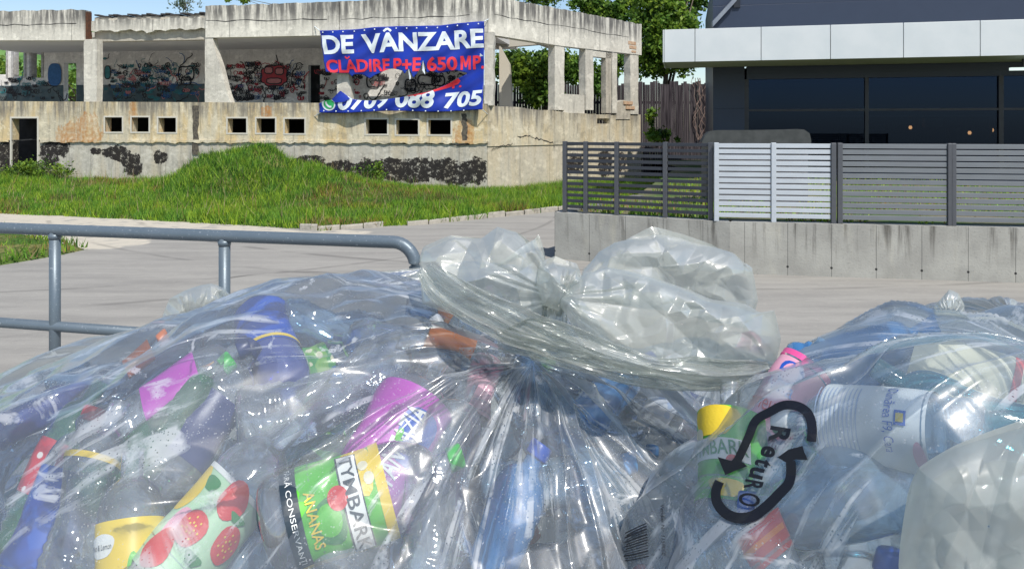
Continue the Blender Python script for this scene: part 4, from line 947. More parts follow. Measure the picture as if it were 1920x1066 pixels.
# ================================================================ railing and platform
M_galv = N('galvanised_paint'); _p = M_galv.co.outputs['Object']; _v = M_galv.noise(_p, 9, 6, .6); _sp = M_galv.noise(_p, 80, 3)
M_galv = M_galv.fin(M_galv.mix(M_galv.M('MULTIPLY', M_galv.step(_sp, .62, .72), .5), M_galv.mix(_v, (.105, .14, .17), (.15, .185, .215)), (.42, .45, .47)), .42, M_galv.bump(_sp, .25, .002), metal=.25, spec=.5)
rl = empty('metal_railing', (-1.5, 3.7, .7), 'grey painted tubular railing with curved end behind the bags', 'railing')
RA, RB = Vector((-2.74, 4.0)), Vector((-.52, 3.497)); rd = (RB-RA).normalized(); zr = 1.665
def rp(px): # plan point on the railing line for a pixel column
    k_ = (px-CX)/F; t = (k_*RA.y-RA.x)/(rd.x-k_*rd.y); return RA+rd*t
e = rp(779); st_ = RA-rd*3.2; e0 = e-rd*.11
path = [(st_.x, st_.y, zr)]+[(RA.x+rd.x*t, RA.y+rd.y*t, zr) for t in (0, .8, 1.6)]+[(e0.x, e0.y, zr)]
for a in range(10, 91, 10):
    q_ = e0+rd*.11*math.sin(R(a)); path.append((q_.x, q_.y, zr-.11*(1-math.cos(R(a)))))
path += [(e.x, e.y, 1.4), (e.x, e.y, .7)]
s = MB(); s.tube(path, .030, 20); s.build('top_rail', M_galv, rl, smooth=True)
s = MB(); s.tube([(e.x, e.y, zr-.150), (e.x, e.y, zr-.144)], .0325, 20); s.build('weld_ring', M_galv, rl, smooth=True)
zm = zr-.505; s = MB(); s.tube([(st_.x, st_.y, zm), (e.x-.02, e.y, zm)], .0265, 18); s.build('mid_rail', M_galv, rl, smooth=True)
for px in (-280, 103, 421):
    q_ = rp(px); s = MB(); s.tube([(q_.x, q_.y, zr-.012), (q_.x, q_.y, .7)], .0275, 18); s.build('post', M_galv, rl, smooth=True)
    s = MB(); s.tube([(q_.x, q_.y, zr-.05), (q_.x, q_.y, zr-.022)], [.0282, .034], 18); s.build('weld_ring', M_galv, rl, smooth=True)
M_plat = noisy('platform_concrete', (.34, .33, .31), (.26, .255, .24), 4, .9)
pl = [(-6.0, -2.5), (4.5, -2.5), (4.5, 2.6), (.3, 3.45), (-6.0, 4.88)]
s = MB(); s.add([(x, y, .7) for x, y in pl]+[(x, y, -.05) for x, y in pl], [tuple(range(5)), (9, 8, 7, 6, 5)]+[(i, i+5, (i+1) % 5+5, (i+1) % 5) for i in range(5)]); s.build('loading_platform', M_plat)['kind'] = 'structure'
# ================================================================ BAGS OF BOTTLES
def smooth(x, a, b):
    t = np.clip((x-a)/(b-a), 0, 1); return t*t*(3-2*t)
def film_mat(name, tint=(.93, .95, .965), haze=.07, wetcol=None, hazecol=(.80, .84, .88), rough=.13, wet=0.0, uvs=(1, 1, 1), gl=1.0, cr=.35, fmax=.5):
    n = N(name); uv = n.co.outputs['UV']; ob = n.co.outputs['Object']
    h = haze; bm_ = n.noise(ob, 34, 4, .6)
    if wet:
        st = n.noise(n.map(uv, (26, 2.6, 1)), 1.0, 5, .6, .4); pa = n.noise(n.map(ob, (1, 1, 1.4)), 8.5, 5, .62, .8)
        m1 = n.M('MULTIPLY', n.step(st, .53, .61), n.step(pa, .42, .54)); m2 = n.step(pa, .615, .66)
        m = n.M('MAXIMUM', m1, m2); dr = n.vor(ob, 230); sp = n.step(dr, .16, .30); big = n.noise(ob, 60, 2)
        m = n.M('MULTIPLY', m, n.M('MAXIMUM', n.M('MULTIPLY', sp, .95), n.step(big, .5, .6)))
        dots = n.M('MULTIPLY', n.step(n.vor(ob, 210), .26, .14), n.step(n.noise(ob, 10, 3), .52, .6))
        soft = n.M('MULTIPLY', n.step(n.noise(n.map(uv, (9, 1.4, 1), (5, 3, 0)), 1, 4), .45, .75), .10)
        h = n.M('ADD', n.M('ADD', haze, soft), n.M('MAXIMUM', n.M('MULTIPLY', m, wet), n.M('MULTIPLY', dots, wet*.5)), clamp=True)
    if cr:
        w1 = n.vor(n.map(ob, (1, 1, 1)), 14, 'F1'); bh = n.M('ADD', n.M('MULTIPLY', w1, .6), n.M('MULTIPLY', bm_, .5))
    else: bh = bm_
    nb_ = n.bump(bh, cr if cr else .2, .006)
    t = n.nd('ShaderNodeBsdfTransparent', {'Color': (*tint, 1)})
    hc_ = n.mix(n.M('MAXIMUM', m, dots), hazecol, wetcol) if wet and wetcol else (*hazecol, 1)
    d = n.nd('ShaderNodeBsdfDiffuse', {'Color': hc_, 'Normal': nb_}); tl_ = n.nd('ShaderNodeBsdfTranslucent', {'Color': hc_})
    dt = n.nd('ShaderNodeMixShader', {0: .45, 1: d.outputs[0], 2: tl_.outputs[0]})
    a = n.nd('ShaderNodeMixShader', {0: h, 1: t.outputs[0], 2: dt.outputs[0]})
    g1 = n.nd('ShaderNodeBsdfGlossy', {'Color': (1, 1, 1, 1), 'Roughness': rough*.7, 'Normal': nb_}); g2 = n.nd('ShaderNodeBsdfGlossy', {'Color': (1, 1, 1, 1), 'Roughness': min(.5, rough*2.2), 'Normal': nb_})
    g = n.nd('ShaderNodeMixShader', {0: .5, 1: g1.outputs[0], 2: g2.outputs[0]})
    f = n.nd('ShaderNodeFresnel', {'IOR': 1.5, 'Normal': nb_}); ff = n.M('MULTIPLY', n.M('MINIMUM', f.outputs[0], fmax), 1.7*gl)
    mx = n.nd('ShaderNodeMixShader', {0: ff, 1: a.outputs[0], 2: g.outputs[0]}); n.L(mx.outputs[0], n.out.inputs[0]); return n.m

def grid_obj(name, V, uv, mat, parent, wrap=True, cap=False):
    nr, nc = V.shape[:2]; me = bpy.data.meshes.new(name); me.vertices.add(nr*nc)
    Vl = V.reshape(-1, 3)-np.array(world_loc(parent)); me.vertices.foreach_set('co', Vl.ravel())
    ii = np.arange(nr-1)[:, None]; jj = np.arange(nc if wrap else nc-1)[None, :]; j2 = (jj+1) % nc
    q4 = np.stack([ii*nc+jj, (ii+1)*nc+jj, (ii+1)*nc+j2, ii*nc+j2], -1).reshape(-1, 4)
    m = len(q4); me.loops.add(4*m); me.loops.foreach_set('vertex_index', q4.ravel().astype(np.int32))
    me.polygons.add(m); me.polygons.foreach_set('loop_start', np.arange(0, 4*m, 4, dtype=np.int32))
    me.polygons.foreach_set('use_smooth', np.ones(m, bool)); me.materials.append(mat)
    ul = me.uv_layers.new(name='UVMap'); U = np.stack(uv, -1).reshape(-1, 2)[q4.ravel()]; ul.data.foreach_set('uv', U.astype(np.float32).ravel())
    me.update(calc_edges=True); me.validate(); o = bpy.data.objects.new(name, me); COL.objects.link(o); o.parent = parent; return o
def bvh_of(V, wrap=True, sr=2, sc=3):
    W = V[::sr, ::sc]; nr, nc = W.shape[:2]; pts_ = W.reshape(-1, 3).tolist(); Fc = []
    for i in range(nr-1):
        for j in range(nc if wrap else nc-1):
            j2 = (j+1) % nc; Fc.append((i*nc+j, (i+1)*nc+j, (i+1)*nc+j2, i*nc+j2))
    return BVHTree.FromPolygons(pts_, Fc)
CAM = Vector((0, 0, CAMZ))
def ray(px, py): return Vector(((px-CX)/F, 1, -(py-HZ)/F)).normalized()

class Dome:
    def __init__(s, c, r, z0, hz, p, neck, extra=None, seed=0, e=2.4):
        s.c, s.r, s.z0, s.hz, s.p, s.n, s.e = c, r, z0, hz, p, neck, e; s.extra = extra or (lambda x, y: 0*x); s.seed = seed
    def rr(s, x, y): return (np.abs((x-s.c[0])/s.r[0])**s.e+np.abs((y-s.c[1])/s.r[1])**s.e)**(1/s.e)
    def Z(s, x, y):
        r = np.clip(s.rr(x, y), 0, 1); return s.z0+s.hz*(1-r**s.p)**(1/s.p)+s.extra(x, y)*(1-r**6)
    def inside(s, p, m):
        x, y, z = p; sc = (s.r[0]-m)/s.r[0]
        if s.rr(x, y) > sc: return False
        return z < float(s.Z(np.array(x), np.array(y)))-m and z > .75
    def build(s, name, mat, parent, nth=700, ns=200, amp=.016, cr=.010, freq=34, zb=.705, zb_fine=False):
        th = np.linspace(0, 2*math.pi, nth, endpoint=False); dx, dy = np.cos(th), np.sin(th)
        lo = np.zeros(nth); hi = np.full(nth, 3.0)   # distance to the rim of the footprint
        for _ in range(40):
            mid = (lo+hi)/2; ins = s.rr(s.n[0]+dx*mid, s.n[1]+dy*mid) < 1; lo = np.where(ins, mid, lo); hi = np.where(ins, hi, mid)
        Rm = lo; S_ = np.sin(np.linspace(0.004, math.pi/2, ns)); X = s.n[0]+np.outer(S_, dx*Rm); Y = s.n[1]+np.outer(S_, dy*Rm); Z = s.Z(X, Y)
        nd_ = 26; side = np.linspace(0, 1, nd_+1)[1:]
        bul = .05*np.sin(side*math.pi)[:, None]; rx_ = X[-1]-s.c[0]; ry_ = Y[-1]-s.c[1]; l_ = np.hypot(rx_, ry_)
        Xs = X[-1]+rx_/l_*bul-(side**6)[:, None]*rx_*.1; Ys = Y[-1]+ry_/l_*bul-(side**6)[:, None]*ry_*.1; Zs = Z[-1]+(zb-Z[-1])*side[:, None]
        X = np.vstack([X, Xs]); Y = np.vstack([Y, Ys]); Z = np.vstack([Z, Zs])
        V = np.stack([X, Y, Z], -1)
        du = np.roll(V, -1, 1)-np.roll(V, 1, 1); dv = np.gradient(V, axis=0); Nn = np.cross(dv, du); Nn /= np.linalg.norm(Nn, axis=2)[..., None]+1e-9
        if Nn[ns//2, :, 2].mean() < 0: Nn = -Nn
        dist = np.hypot(X-s.n[0], Y-s.n[1])+np.abs(Z-s.Z(np.array(s.n[0]), np.array(s.n[1])))*.7
        T = np.broadcast_to(th, X.shape)/(2*math.pi); sd = s.seed
        def ridge(f, g, k, q_=2.2):
            # periodic in angle: blend two samples
            a = T*f+(vnoise(T*9+k, dist*3.2, sd+k)-.5)*1.6; n1 = vnoise(a, dist*g+k, sd+k+1); a2 = (T-1)*f+(vnoise(T*9+k-9, dist*3.2, sd+k)-.5)*1.6
            n2 = vnoise(a2, dist*g+k, sd+k+1); b = smooth(T, .9, 1.0); nn = n1*(1-b)+n2*b
            return (1-np.abs(2*nn-1))**q_
        env = smooth(dist, .0, .10)*(1-.35*smooth(dist, .3, .8))
        D = amp*env*(ridge(freq, .9, 3, 1.7)-.35)+amp*.12*env*(ridge(freq*2.2, 1.8, 11, 1.8)-.3)+amp*.42*env*ridge(freq*1.25, .7, 51, 9)+amp*.22*env*ridge(freq*2.1, .9, 57, 9)
        D += cr*1.6*(crumple(X*7+Z*3, Y*8-Z*5, sd+31)-.5)*smooth(dist, .05, .2)+cr*.7*(crumple(X*19, Y*21+Z*15, sd+37)-.5)*smooth(dist, .05, .15)
        D += .022*(fnoise(X*6, Y*6+Z*5, sd+41, 2)-.37)*smooth(dist, .05, .2)
        V = V+Nn*D[..., None]; V[..., 2] = np.maximum(V[..., 2], zb-.003)
        s.V = V; s.o = grid_obj(name, V, (T*2*math.pi*.5, dist), mat, parent); s.bvh = bvh_of(V, True, 1 if zb_fine else 2, 1 if zb_fine else 3); return s.o
    def hit(s, px, py, inset=0.0):
        d = ray(px, py); loc, nrm, _, _ = s.bvh.ray_cast(CAM, d, 10)
        if loc is None: return None, None
        if nrm.dot(d) > 0: nrm = -nrm
        return loc+d*inset, nrm

def bag_root(loc, label, group=None): return empty('plastic_bag', loc, label, 'bag', group)
GB = 'clear plastic bags filled with empty bottles'
M_filmA = film_mat('clear_film', haze=.155, hazecol=(.72, .79, .86), wet=.54, wetcol=(.80, .84, .88), rough=.19, gl=.9, cr=.14)
M_filmB = film_mat('clear_film_blue', tint=(.90, .94, .97), haze=.185, hazecol=(.64, .79, .91), wet=.46, wetcol=(.78, .84, .9), rough=.2, gl=.9, cr=.14)
M_filmD = film_mat('cloudy_film', tint=(.9, .92, .9), haze=.28, hazecol=(.78, .82, .80), wet=.3, rough=.2)
M_bow = film_mat('creased_film', tint=(.93, .95, .94), haze=.34, hazecol=(.70, .73, .68), rough=.22, gl=.62, cr=.05, fmax=.26)
M_band = film_mat('thin_creased_film', tint=(.93, .95, .94), haze=.24, hazecol=(.74, .765, .71), rough=.18, gl=.7, cr=.05, fmax=.3)
M_flap = film_mat('grey_film', tint=(.88, .90, .88), haze=.50, hazecol=(.66, .69, .65), rough=.4, gl=.22, cr=.03, fmax=.3)

A = Dome((-.337, 1.199), (.776, .483), 1.392, .545, 2.17, (.03, 1.06), lambda x, y: -.071*smooth(-x, .28, .75), seed=5)
B = Dome((.683, .844), (.581, .28), 1.368, .573, 2.862, (.58, .74), lambda x, y: .048*np.exp(-((x-.48)/.2)**2)-.108*smooth(x, .5, .9), seed=60, e=2.817)
Cb = Dome((1.10, 1.55), (.46, .42), 1.3, .53, 2.3, (1.0, 1.5), seed=80)
D = Dome((-.85, 1.916), (.647, .338), 1.148, .508, 3.184, (-.73, 1.86), lambda x, y: -.037*smooth(-x, .9, 1.5), seed=90, e=2.6)
Fb = Dome((-.08, 2.02), (.42, .36), 1.25, .57, 2.4, (.05, 2.0), seed=110)
Gb = Dome((.45, 1.62), (.38, .30), 1.2, .50, 2.4, (.5, 1.6), seed=130)
bagA = bag_root((-.28, 1.22, .7), 'largest clear bag, full of mixed bottles, with a big knotted bow', GB)
bagB = bag_root((.56, .93, .7), 'clear bluish bag printed with a black arrow emblem, right front', GB)
bagC = bag_root((1.10, 1.55, .7), 'cloudy clear bag half hidden at the right edge', GB)
bagD = bag_root((-.85, 1.95, .7), 'whitish cloudy bag behind the largest bag, below the railing at left', GB)
bagF = bag_root((-.08, 2.02, .7), 'clear bag mostly hidden behind the knotted bow', GB)
bagG = bag_root((.45, 1.62, .7), 'droplet covered bag glimpsed in the gap under the bow', GB)
A.build('film', M_filmA, bagA, nth=1000, ns=300, amp=.030, cr=.019, freq=17)
B.build('film', M_filmB, bagB, nth=800, ns=240, amp=.026, cr=.017, freq=12, zb_fine=True)
Cb.build('film', M_filmD, bagC, nth=400, ns=110)
D.build('film', M_filmD, bagD, nth=420, ns=110)
Fb.build('film', M_filmD, bagF, nth=360, ns=100, amp=.012)
Gb.build('film', M_filmB, bagG, nth=360, ns=100, amp=.03)

# ---------------------------------------------------------------- crumpled pouches and rolls of loose film
def catmull(pts, n):
    P_ = np.array(pts, float); m = len(P_); t = np.linspace(0, m, n, endpoint=False); i = np.floor(t).astype(int); f = (t-i)[:, None]
    p0, p1, p2, p3 = P_[(i-1) % m], P_[i % m], P_[(i+1) % m], P_[(i+2) % m]
    return .5*(2*p1+(p2-p0)*f+(2*p0-5*p1+4*p2-p3)*f**2+(3*p1-p0-3*p2+p3)*f**3)
def to3(X, Y_, D_): return np.stack([(X-CX)/F*D_, D_, CAMZ-(Y_-HZ)/F*D_], -1)
def pouch(name, outline, Y0, thick, mat, parent, knot=None, seed=0, tilt=(0, 0), amp=.022, ctr=None, n=360, m=70, sharp=.85):
    O = catmull(outline, n)*(1-sharp)+np.array([np.interp(np.linspace(0, len(outline), n, endpoint=False), np.arange(len(outline)+1), [q_[k] for q_ in outline]+[outline[0][k]]) for k in (0, 1)]).T*sharp
    c = np.array(ctr if ctr is not None else O.mean(0)); t = np.sin(np.linspace(0.01, math.pi-.01, 2*m)); sgn = np.where(np.arange(2*m) < m, -1, 1)
    X = c[0]+np.outer(t, O[:, 0]-c[0]); Yp = c[1]+np.outer(t, O[:, 1]-c[1]); s_ = Y0/F
    kx_, ky_ = knot if knot else c; ang = np.arctan2(Yp-ky_, X-kx_); dk = np.hypot(X-kx_, Yp-ky_)*s_
    h = np.sqrt(np.clip(1-t**2, 0, 1))[:, None]*thick*sgn[:, None]; q0 = X*s_; q1 = Yp*s_; so = seed+(sgn[:, None] > 0)*7
    def cr_(f, k): return np.where(sgn[:, None] > 0, crumple(q0*f+3, q1*f, seed+k+7), crumple(q0*f, q1*f, seed+k))-.5
    fold = (1-np.abs(2*vnoise(ang*5.5+seed, dk*3+seed, seed+5)-1))**2-.4
    fold2 = (1-np.abs(2*vnoise(ang*13+seed, dk*5+seed, seed+6)-1))**2-.4
    edge = (1-np.exp(-((1-t)/.10))[:, None]*.75)
    dd = amp*2.5*cr_(9, 1)+amp*1.45*cr_(19, 2)+amp*.4*cr_(43, 3)+(amp*.4*fold)*smooth(dk, .0, .05)*(1-.9*smooth(dk, .05, .12))
    D_ = Y0+h+dd*edge*.9+tilt[0]*(X-c[0])*s_+tilt[1]*(Yp-c[1])*s_
    wob = amp*.55/s_*(1-.0*t)[:, None]; X = X+wob*cr_(11, 4)*t[:, None]; Yp = Yp+wob*cr_(11, 5)*t[:, None]
    V = to3(X, Yp, D_); return grid_obj(name, V, (q0*1.0, q1*1.0), mat, parent)
def roll(name, spine, mat, parent, thick=.035, seed=0, amp=.012, n=260, m=120):
    S_ = np.array(spine, float); t = np.linspace(0, len(S_)-1, n); I = np.arange(len(S_)); C_ = [np.interp(t, I, S_[:, k]) for k in range(4)]
    k_ = np.ones(15)/15
    C_ = [np.convolve(np.pad(c, 7, mode='edge'), k_, 'valid') for c in C_]; x, y, d, w_ = C_; tx, ty = np.gradient(x), np.gradient(y); l = np.hypot(tx, ty)+1e-9; nx, ny = -ty/l, tx/l
    ph = np.linspace(0, 2*math.pi, m, endpoint=False); co_, si = np.cos(ph), np.sin(ph); L_ = np.cumsum(l)
    off = np.outer(w_, co_); s_ = np.mean(d)/F; U = np.outer(L_, np.ones(m))*s_; W_ = np.outer(w_, ph)*s_
    long_ = (1-np.abs(2*vnoise(ph[None, :]*1.0+U*3.5, U*1.4+seed, seed+3)-1))**2-.4; long2 = (1-np.abs(2*vnoise(ph[None, :]*8+U*2.5, U*3+seed, seed+9)-1))**2.4-.35
    cr_ = crumple(U*11, ph[None, :]*1.5, seed+4)-.5; cr2 = crumple(U*26, ph[None, :]*4, seed+6)-.5; D_ = d[:, None]-si[None, :]*thick*np.minimum(1, w_/40)[:, None]-amp*(.9*long_+.08*long2+2.2*cr_+.9*cr2)*np.minimum(1, w_/30)[:, None]
    off = off*(1+.22*(crumple(U*13, ph[None, :]*0+seed, seed+8)-.5)*2+.05*long2)
    V = to3(x[:, None]+off*nx[:, None], y[:, None]+off*ny[:, None], D_); return grid_obj(name, V, (U, W_), mat, parent)
KN = (1045, 560)
pouch('bow_lobe', [(792, 480), (800, 462), (850, 438), (905, 440), (932, 422), (972, 436), (1000, 470), (1008, 446), (1020, 480), (1030, 530), (1045, 572), (1010, 605), (950, 610), (880, 590), (800, 560), (790, 515)], 1.06, .052, M_bow, bagA, KN, 3, (.0, -.2), amp=.030, n=460, m=90)
pouch('bow_lobe', [(1088, 512), (1120, 478), (1165, 455), (1222, 431), (1275, 440), (1330, 458), (1390, 492), (1408, 505), (1422, 560), (1405, 610), (1330, 600), (1220, 580), (1130, 560), (1088, 545)], 1.12, .052, M_bow, bagA, KN, 23, (.15, -.1), amp=.030, n=460, m=90)
pouch('bow_lobe', [(1050, 565), (1085, 525), (1140, 508), (1200, 522), (1300, 548), (1385, 570), (1430, 590), (1450, 585), (1462, 640), (1452, 690), (1380, 712), (1290, 705), (1180, 690), (1100, 650)], 1.0, .045, M_bow, bagA, KN, 43, (.1, -.15), amp=.030, n=460, m=90)
roll('bow_band', [(792, 500, 1.02, 16), (822, 535, 1.0, 34), (890, 575, .97, 36), (970, 612, .95, 34), (1050, 640, .94, 34), (1140, 668, .93, 24), (1230, 690, .93, 22), (1330, 702, .94, 30), (1410, 700, .95, 30), (1445, 690, .96, 14)], M_band, bagA, .010, 7, .014)
roll('bow_band', [(930, 640, .97, 20), (1000, 632, .955, 38), (1080, 668, .94, 26), (1170, 700, .94, 20), (1280, 716, .96, 20), (1390, 716, .98, 12)], M_band, bagA, .016, 17, .012)
pouch('knot', [(1012, 492), (1040, 482), (1062, 492), (1088, 500), (1096, 530), (1075, 562), (1050, 590), (1022, 575), (1008, 530)], 1.03, .045, M_bow, bagA, (1050, 580), 57, amp=.03, n=260, m=60)
roll('neck_twist', [(1040, 560, 1.04, 22), (1040, 600, 1.03, 28), (1010, 640, 1.03, 34), (985, 660, 1.03, 20)], M_bow, bagA, .03, 71, .02)
pouch('loose_film', [(640, 522), (700, 512), (790, 503), (796, 530), (792, 556), (700, 552), (640, 545)], 1.5, .03, M_filmD, bagF, None, 81, amp=.012, n=200, m=40)
pouch('neck_tuft', [(300, 600), (322, 560), (345, 546), (392, 534), (418, 542), (438, 560), (430, 600), (360, 615)], 1.84, .05, M_bow, bagD, (360, 620), 91, amp=.03, n=240, m=50)
pouch('neck_tuft', [(1752, 575), (1782, 545), (1800, 552), (1812, 572), (1808, 595), (1770, 600)], 1.42, .02, M_bow, bagC, (1780, 600), 99, amp=.02, n=160, m=40)
pouch('loose_film', [(1702, 930), (1722, 880), (1790, 835), (1868, 805), (1960, 785), (2080, 860), (2100, 1200), (1900, 1280), (1720, 1220), (1690, 1060)], .60, .05, M_flap, bagB, (1800, 1250), 103, amp=.015, n=420, m=90, sharp=.45)

# ---------------------------------------------------------------- bottles
def pet(name, c, dens=.5, white=.04, rough=.06):
    n = N(name); t = n.nd('ShaderNodeBsdfTransparent', {'Color': (*[1-(1-k)*dens for k in c], 1)}); nb_ = n.bump(n.noise(n.co.outputs['Object'], 45, 3), .25, .004)
    d = n.nd('ShaderNodeBsdfDiffuse', {'Color': (*[min(1, k*.9+.08) for k in c], 1)}); a = n.nd('ShaderNodeMixShader', {0: white, 1: t.outputs[0], 2: d.outputs[0]})
    g = n.nd('ShaderNodeBsdfGlossy', {'Color': (1, 1, 1, 1), 'Roughness': rough, 'Normal': nb_}); f = n.nd('ShaderNodeFresnel', {'IOR': 1.58, 'Normal': nb_})
    mx = n.nd('ShaderNodeMixShader', {0: n.M('MULTIPLY', n.M('MINIMUM', f.outputs[0], .45), 2.0), 1: a.outputs[0], 2: g.outputs[0]}); n.L(mx.outputs[0], n.out.inputs[0]); return n.m
PET = dict(clear=pet('pet_clear', (.84, .91, .97), .45, .12), blue=pet('pet_pale_blue', (.45, .70, .92), .6, .20), deep=pet('pet_blue', (.03, .30, .75), .85, .5), royal=pet('pet_royal', (.01, .05, .45), .95, .55),
           green=pet('pet_green', (.08, .45, .12), .8, .2), smoke=pet('pet_smoky', (.52, .65, .80), .65, .15), teal=pet('pet_teal', (.05, .45, .55), .8, .3))
def printed(name, a, b, c, scale=30):
    n = N(name); uv = n.co.outputs['Object']; v = n.noise(uv, scale, 2, .5); w_ = n.vor(uv, scale*1.6)
    return n.fin(n.mix(n.step(w_, .32, .28), n.mix(n.step(v, .5, .54), a, b), c), .35, spec=.5)
LAB = [printed('label_white_blue', (.75, .77, .78), (.70, .74, .8), (.45, .55, .75)), printed('label_blue', (.02, .10, .42), (.03, .2, .55), (.7, .75, .8)), printed('label_red', (.55, .02, .03), (.42, .02, .03), (.75, .7, .66)),
       printed('label_green', (.05, .32, .06), (.2, .45, .08), (.7, .72, .5)), printed('label_yellow', (.75, .5, .03), (.7, .6, .1), (.5, .1, .03)), printed('label_pink', (.65, .12, .3), (.6, .25, .4), (.75, .7, .72)), printed('label_orange', (.7, .22, .03), (.75, .4, .06), (.7, .65, .55))]
CAPM = dict(blue=plas('cap_blue', (.01, .08, .5), .35), white=plas('cap_white', (.75, .76, .76), .35), red=plas('cap_red', (.55, .02, .02), .35), green=plas('cap_green', (.05, .5, .06), .35), yellow=plas('cap_yellow', (.78, .68, .02), .35),
            orange=plas('cap_orange', (.8, .2, .02), .35), sky=plas('cap_sky', (.05, .3, .7), .35), pink=plas('cap_pink', (.8, .18, .4), .35), navy=plas('cap_navy', (.01, .02, .12), .35), magenta=plas('cap_magenta', (.5, .03, .5), .35))
def deform(V, seed, amt, L, r):
    V = np.array(V, float); x, y, z = V[:, 0], V[:, 1], V[:, 2]; rg = np.random.default_rng(seed); th_ = np.arctan2(x, -y); rad = np.hypot(x, y); f = np.ones(len(x))
    for _ in range(5):
        t0 = rg.uniform(-3.14, 3.14); z0 = rg.uniform(.15, .75)*L; dt = (th_-t0+3.14159) % 6.28318-3.14159; f -= amt*rg.uniform(.3, .9)*np.exp(-(dt/.75)**2-((z-z0)/(rg.uniform(.03, .07)))**2)
    f -= amt*.35*(crumple(th_*1.4+5, z*28, seed+1)-.5)*np.clip(1-(z/L-.8)*8, 0, 1)
    f = np.clip(f, .25, 1.1); k_ = np.clip(z/L, 0, 1); bend = amt*.05*np.sin(k_*3.1+rg.uniform(0, 3)); c_ = 1-amt*.25
    return np.stack([x*f+bend, y*f*c_, z*(1-amt*.12)], 1)
def rprof(z, L, r, kind=0):
    """radius at height z for a screw-top bottle"""
    nk = .0125; sh = L-.035-r*1.15
    rr = np.where(z < sh, r, nk+(r-nk)*np.sqrt(np.clip(1-((z-sh)/(r*1.15))**1.7, 0, 1)))
    rr = np.where(z > L-.035, nk, rr); rr = rr*np.where(z < .012, .80+.2*np.clip(z/.012, 0, 1)**.5, 1)
    rib = .0016*np.sin(z*2*math.pi/.014)*((z > .02) & (z < L*.28))+.0012*np.sin(z*2*math.pi/.02)*((z > L*.62) & (z < sh))
    if kind == 1: rr = rr*(1-.12*np.exp(-((z-L*.45)/.02)**2))
    return rr+rib
def lathe(z, rr, seg=30):
    t = np.linspace(0, 2*math.pi, seg, endpoint=False); V = np.stack([np.outer(rr, np.sin(t)), np.outer(rr, -np.cos(t)), np.outer(z, np.ones(seg))], -1).reshape(-1, 3)
    Fc = [(i*seg+k, i*seg+(k+1) % seg, (i+1)*seg+(k+1) % seg, (i+1)*seg+k) for i in range(len(z)-1) for k in range(seg)]; return V, Fc
def part(name, V, Fc, mat, parent, sm_=True):
    me = bpy.data.meshes.new(name); me.from_pydata([tuple(v) for v in V], [], Fc); me.materials.append(mat)
    if sm_: me.polygons.foreach_set('use_smooth', np.ones(len(me.polygons), bool))
    me.update(); o = bpy.data.objects.new(name, me); COL.objects.link(o); o.parent = parent; return o
def make_bottle(label, L=.24, r=.035, seed=0, amt=.5, body='clear', lab=None, lr=(.32, .62), cap='blue', kind=0, group=None, nz=46, seg=30, name='bottle'):
    root = empty(name, (0, 0, 0), label, 'bottle', group); z = np.linspace(0, L, nz); V, Fc = lathe(z, rprof(z, L, r, kind), seg); Fc.append(tuple(range(seg-1, -1, -1)))
    part('body', deform(V, seed, amt, L, r), Fc, PET[body] if isinstance(body, str) else body, root)
    if lab is not None:
        z = np.linspace(lr[0]*L, lr[1]*L, 14); V, Fc = lathe(z, rprof(z, L, r, kind)*0+r+.0012, 36); part('label', deform(V, seed, amt, L, r), Fc, lab, root)
    if cap:
        z = np.array([L-.018, L-.018, L-.016, L-.001, L+.001, L+.001]); V, Fc = lathe(z, np.array([.001, .0148, .0152, .0150, .0135, .0005]), 24); part('cap', deform(V, seed, amt, L, r), Fc, CAPM[cap], root)
    return root
def dup(root, label=None):
    c = root.copy(); COL.objects.link(c)
    for ch in root.children:
        k = ch.copy(); COL.objects.link(k); k.parent = c
        for g_ in ch.children: q_ = g_.copy(); COL.objects.link(q_); q_.parent = k
    if label: c['label'] = label
    return c
def orient(root, pos, axis, front, hc=0.0):
    a = axis.normalized(); n_ = (front-a*front.dot(a)).normalized(); yv = -n_; xv = yv.cross(a)
    M_ = Matrix((xv, yv, a)).transposed().to_4x4(); M_.translation = pos-a*hc; root.matrix_world = M_
def imgdir(px, py, ang, tilt=0):
    """unit vector lying across the view at a pixel: 0 = right, 90 = up; tilt leans it towards the viewer"""
    d = ray(px, py); rt = Vector((1, 0, 0)); rt = (rt-d*rt.dot(d)).normalized(); up = rt.cross(d); up = up if up.z > 0 else -up
    return ((rt*math.cos(R(ang))+up*math.sin(R(ang)))*math.cos(R(tilt))-d*math.sin(R(tilt))).normalized()

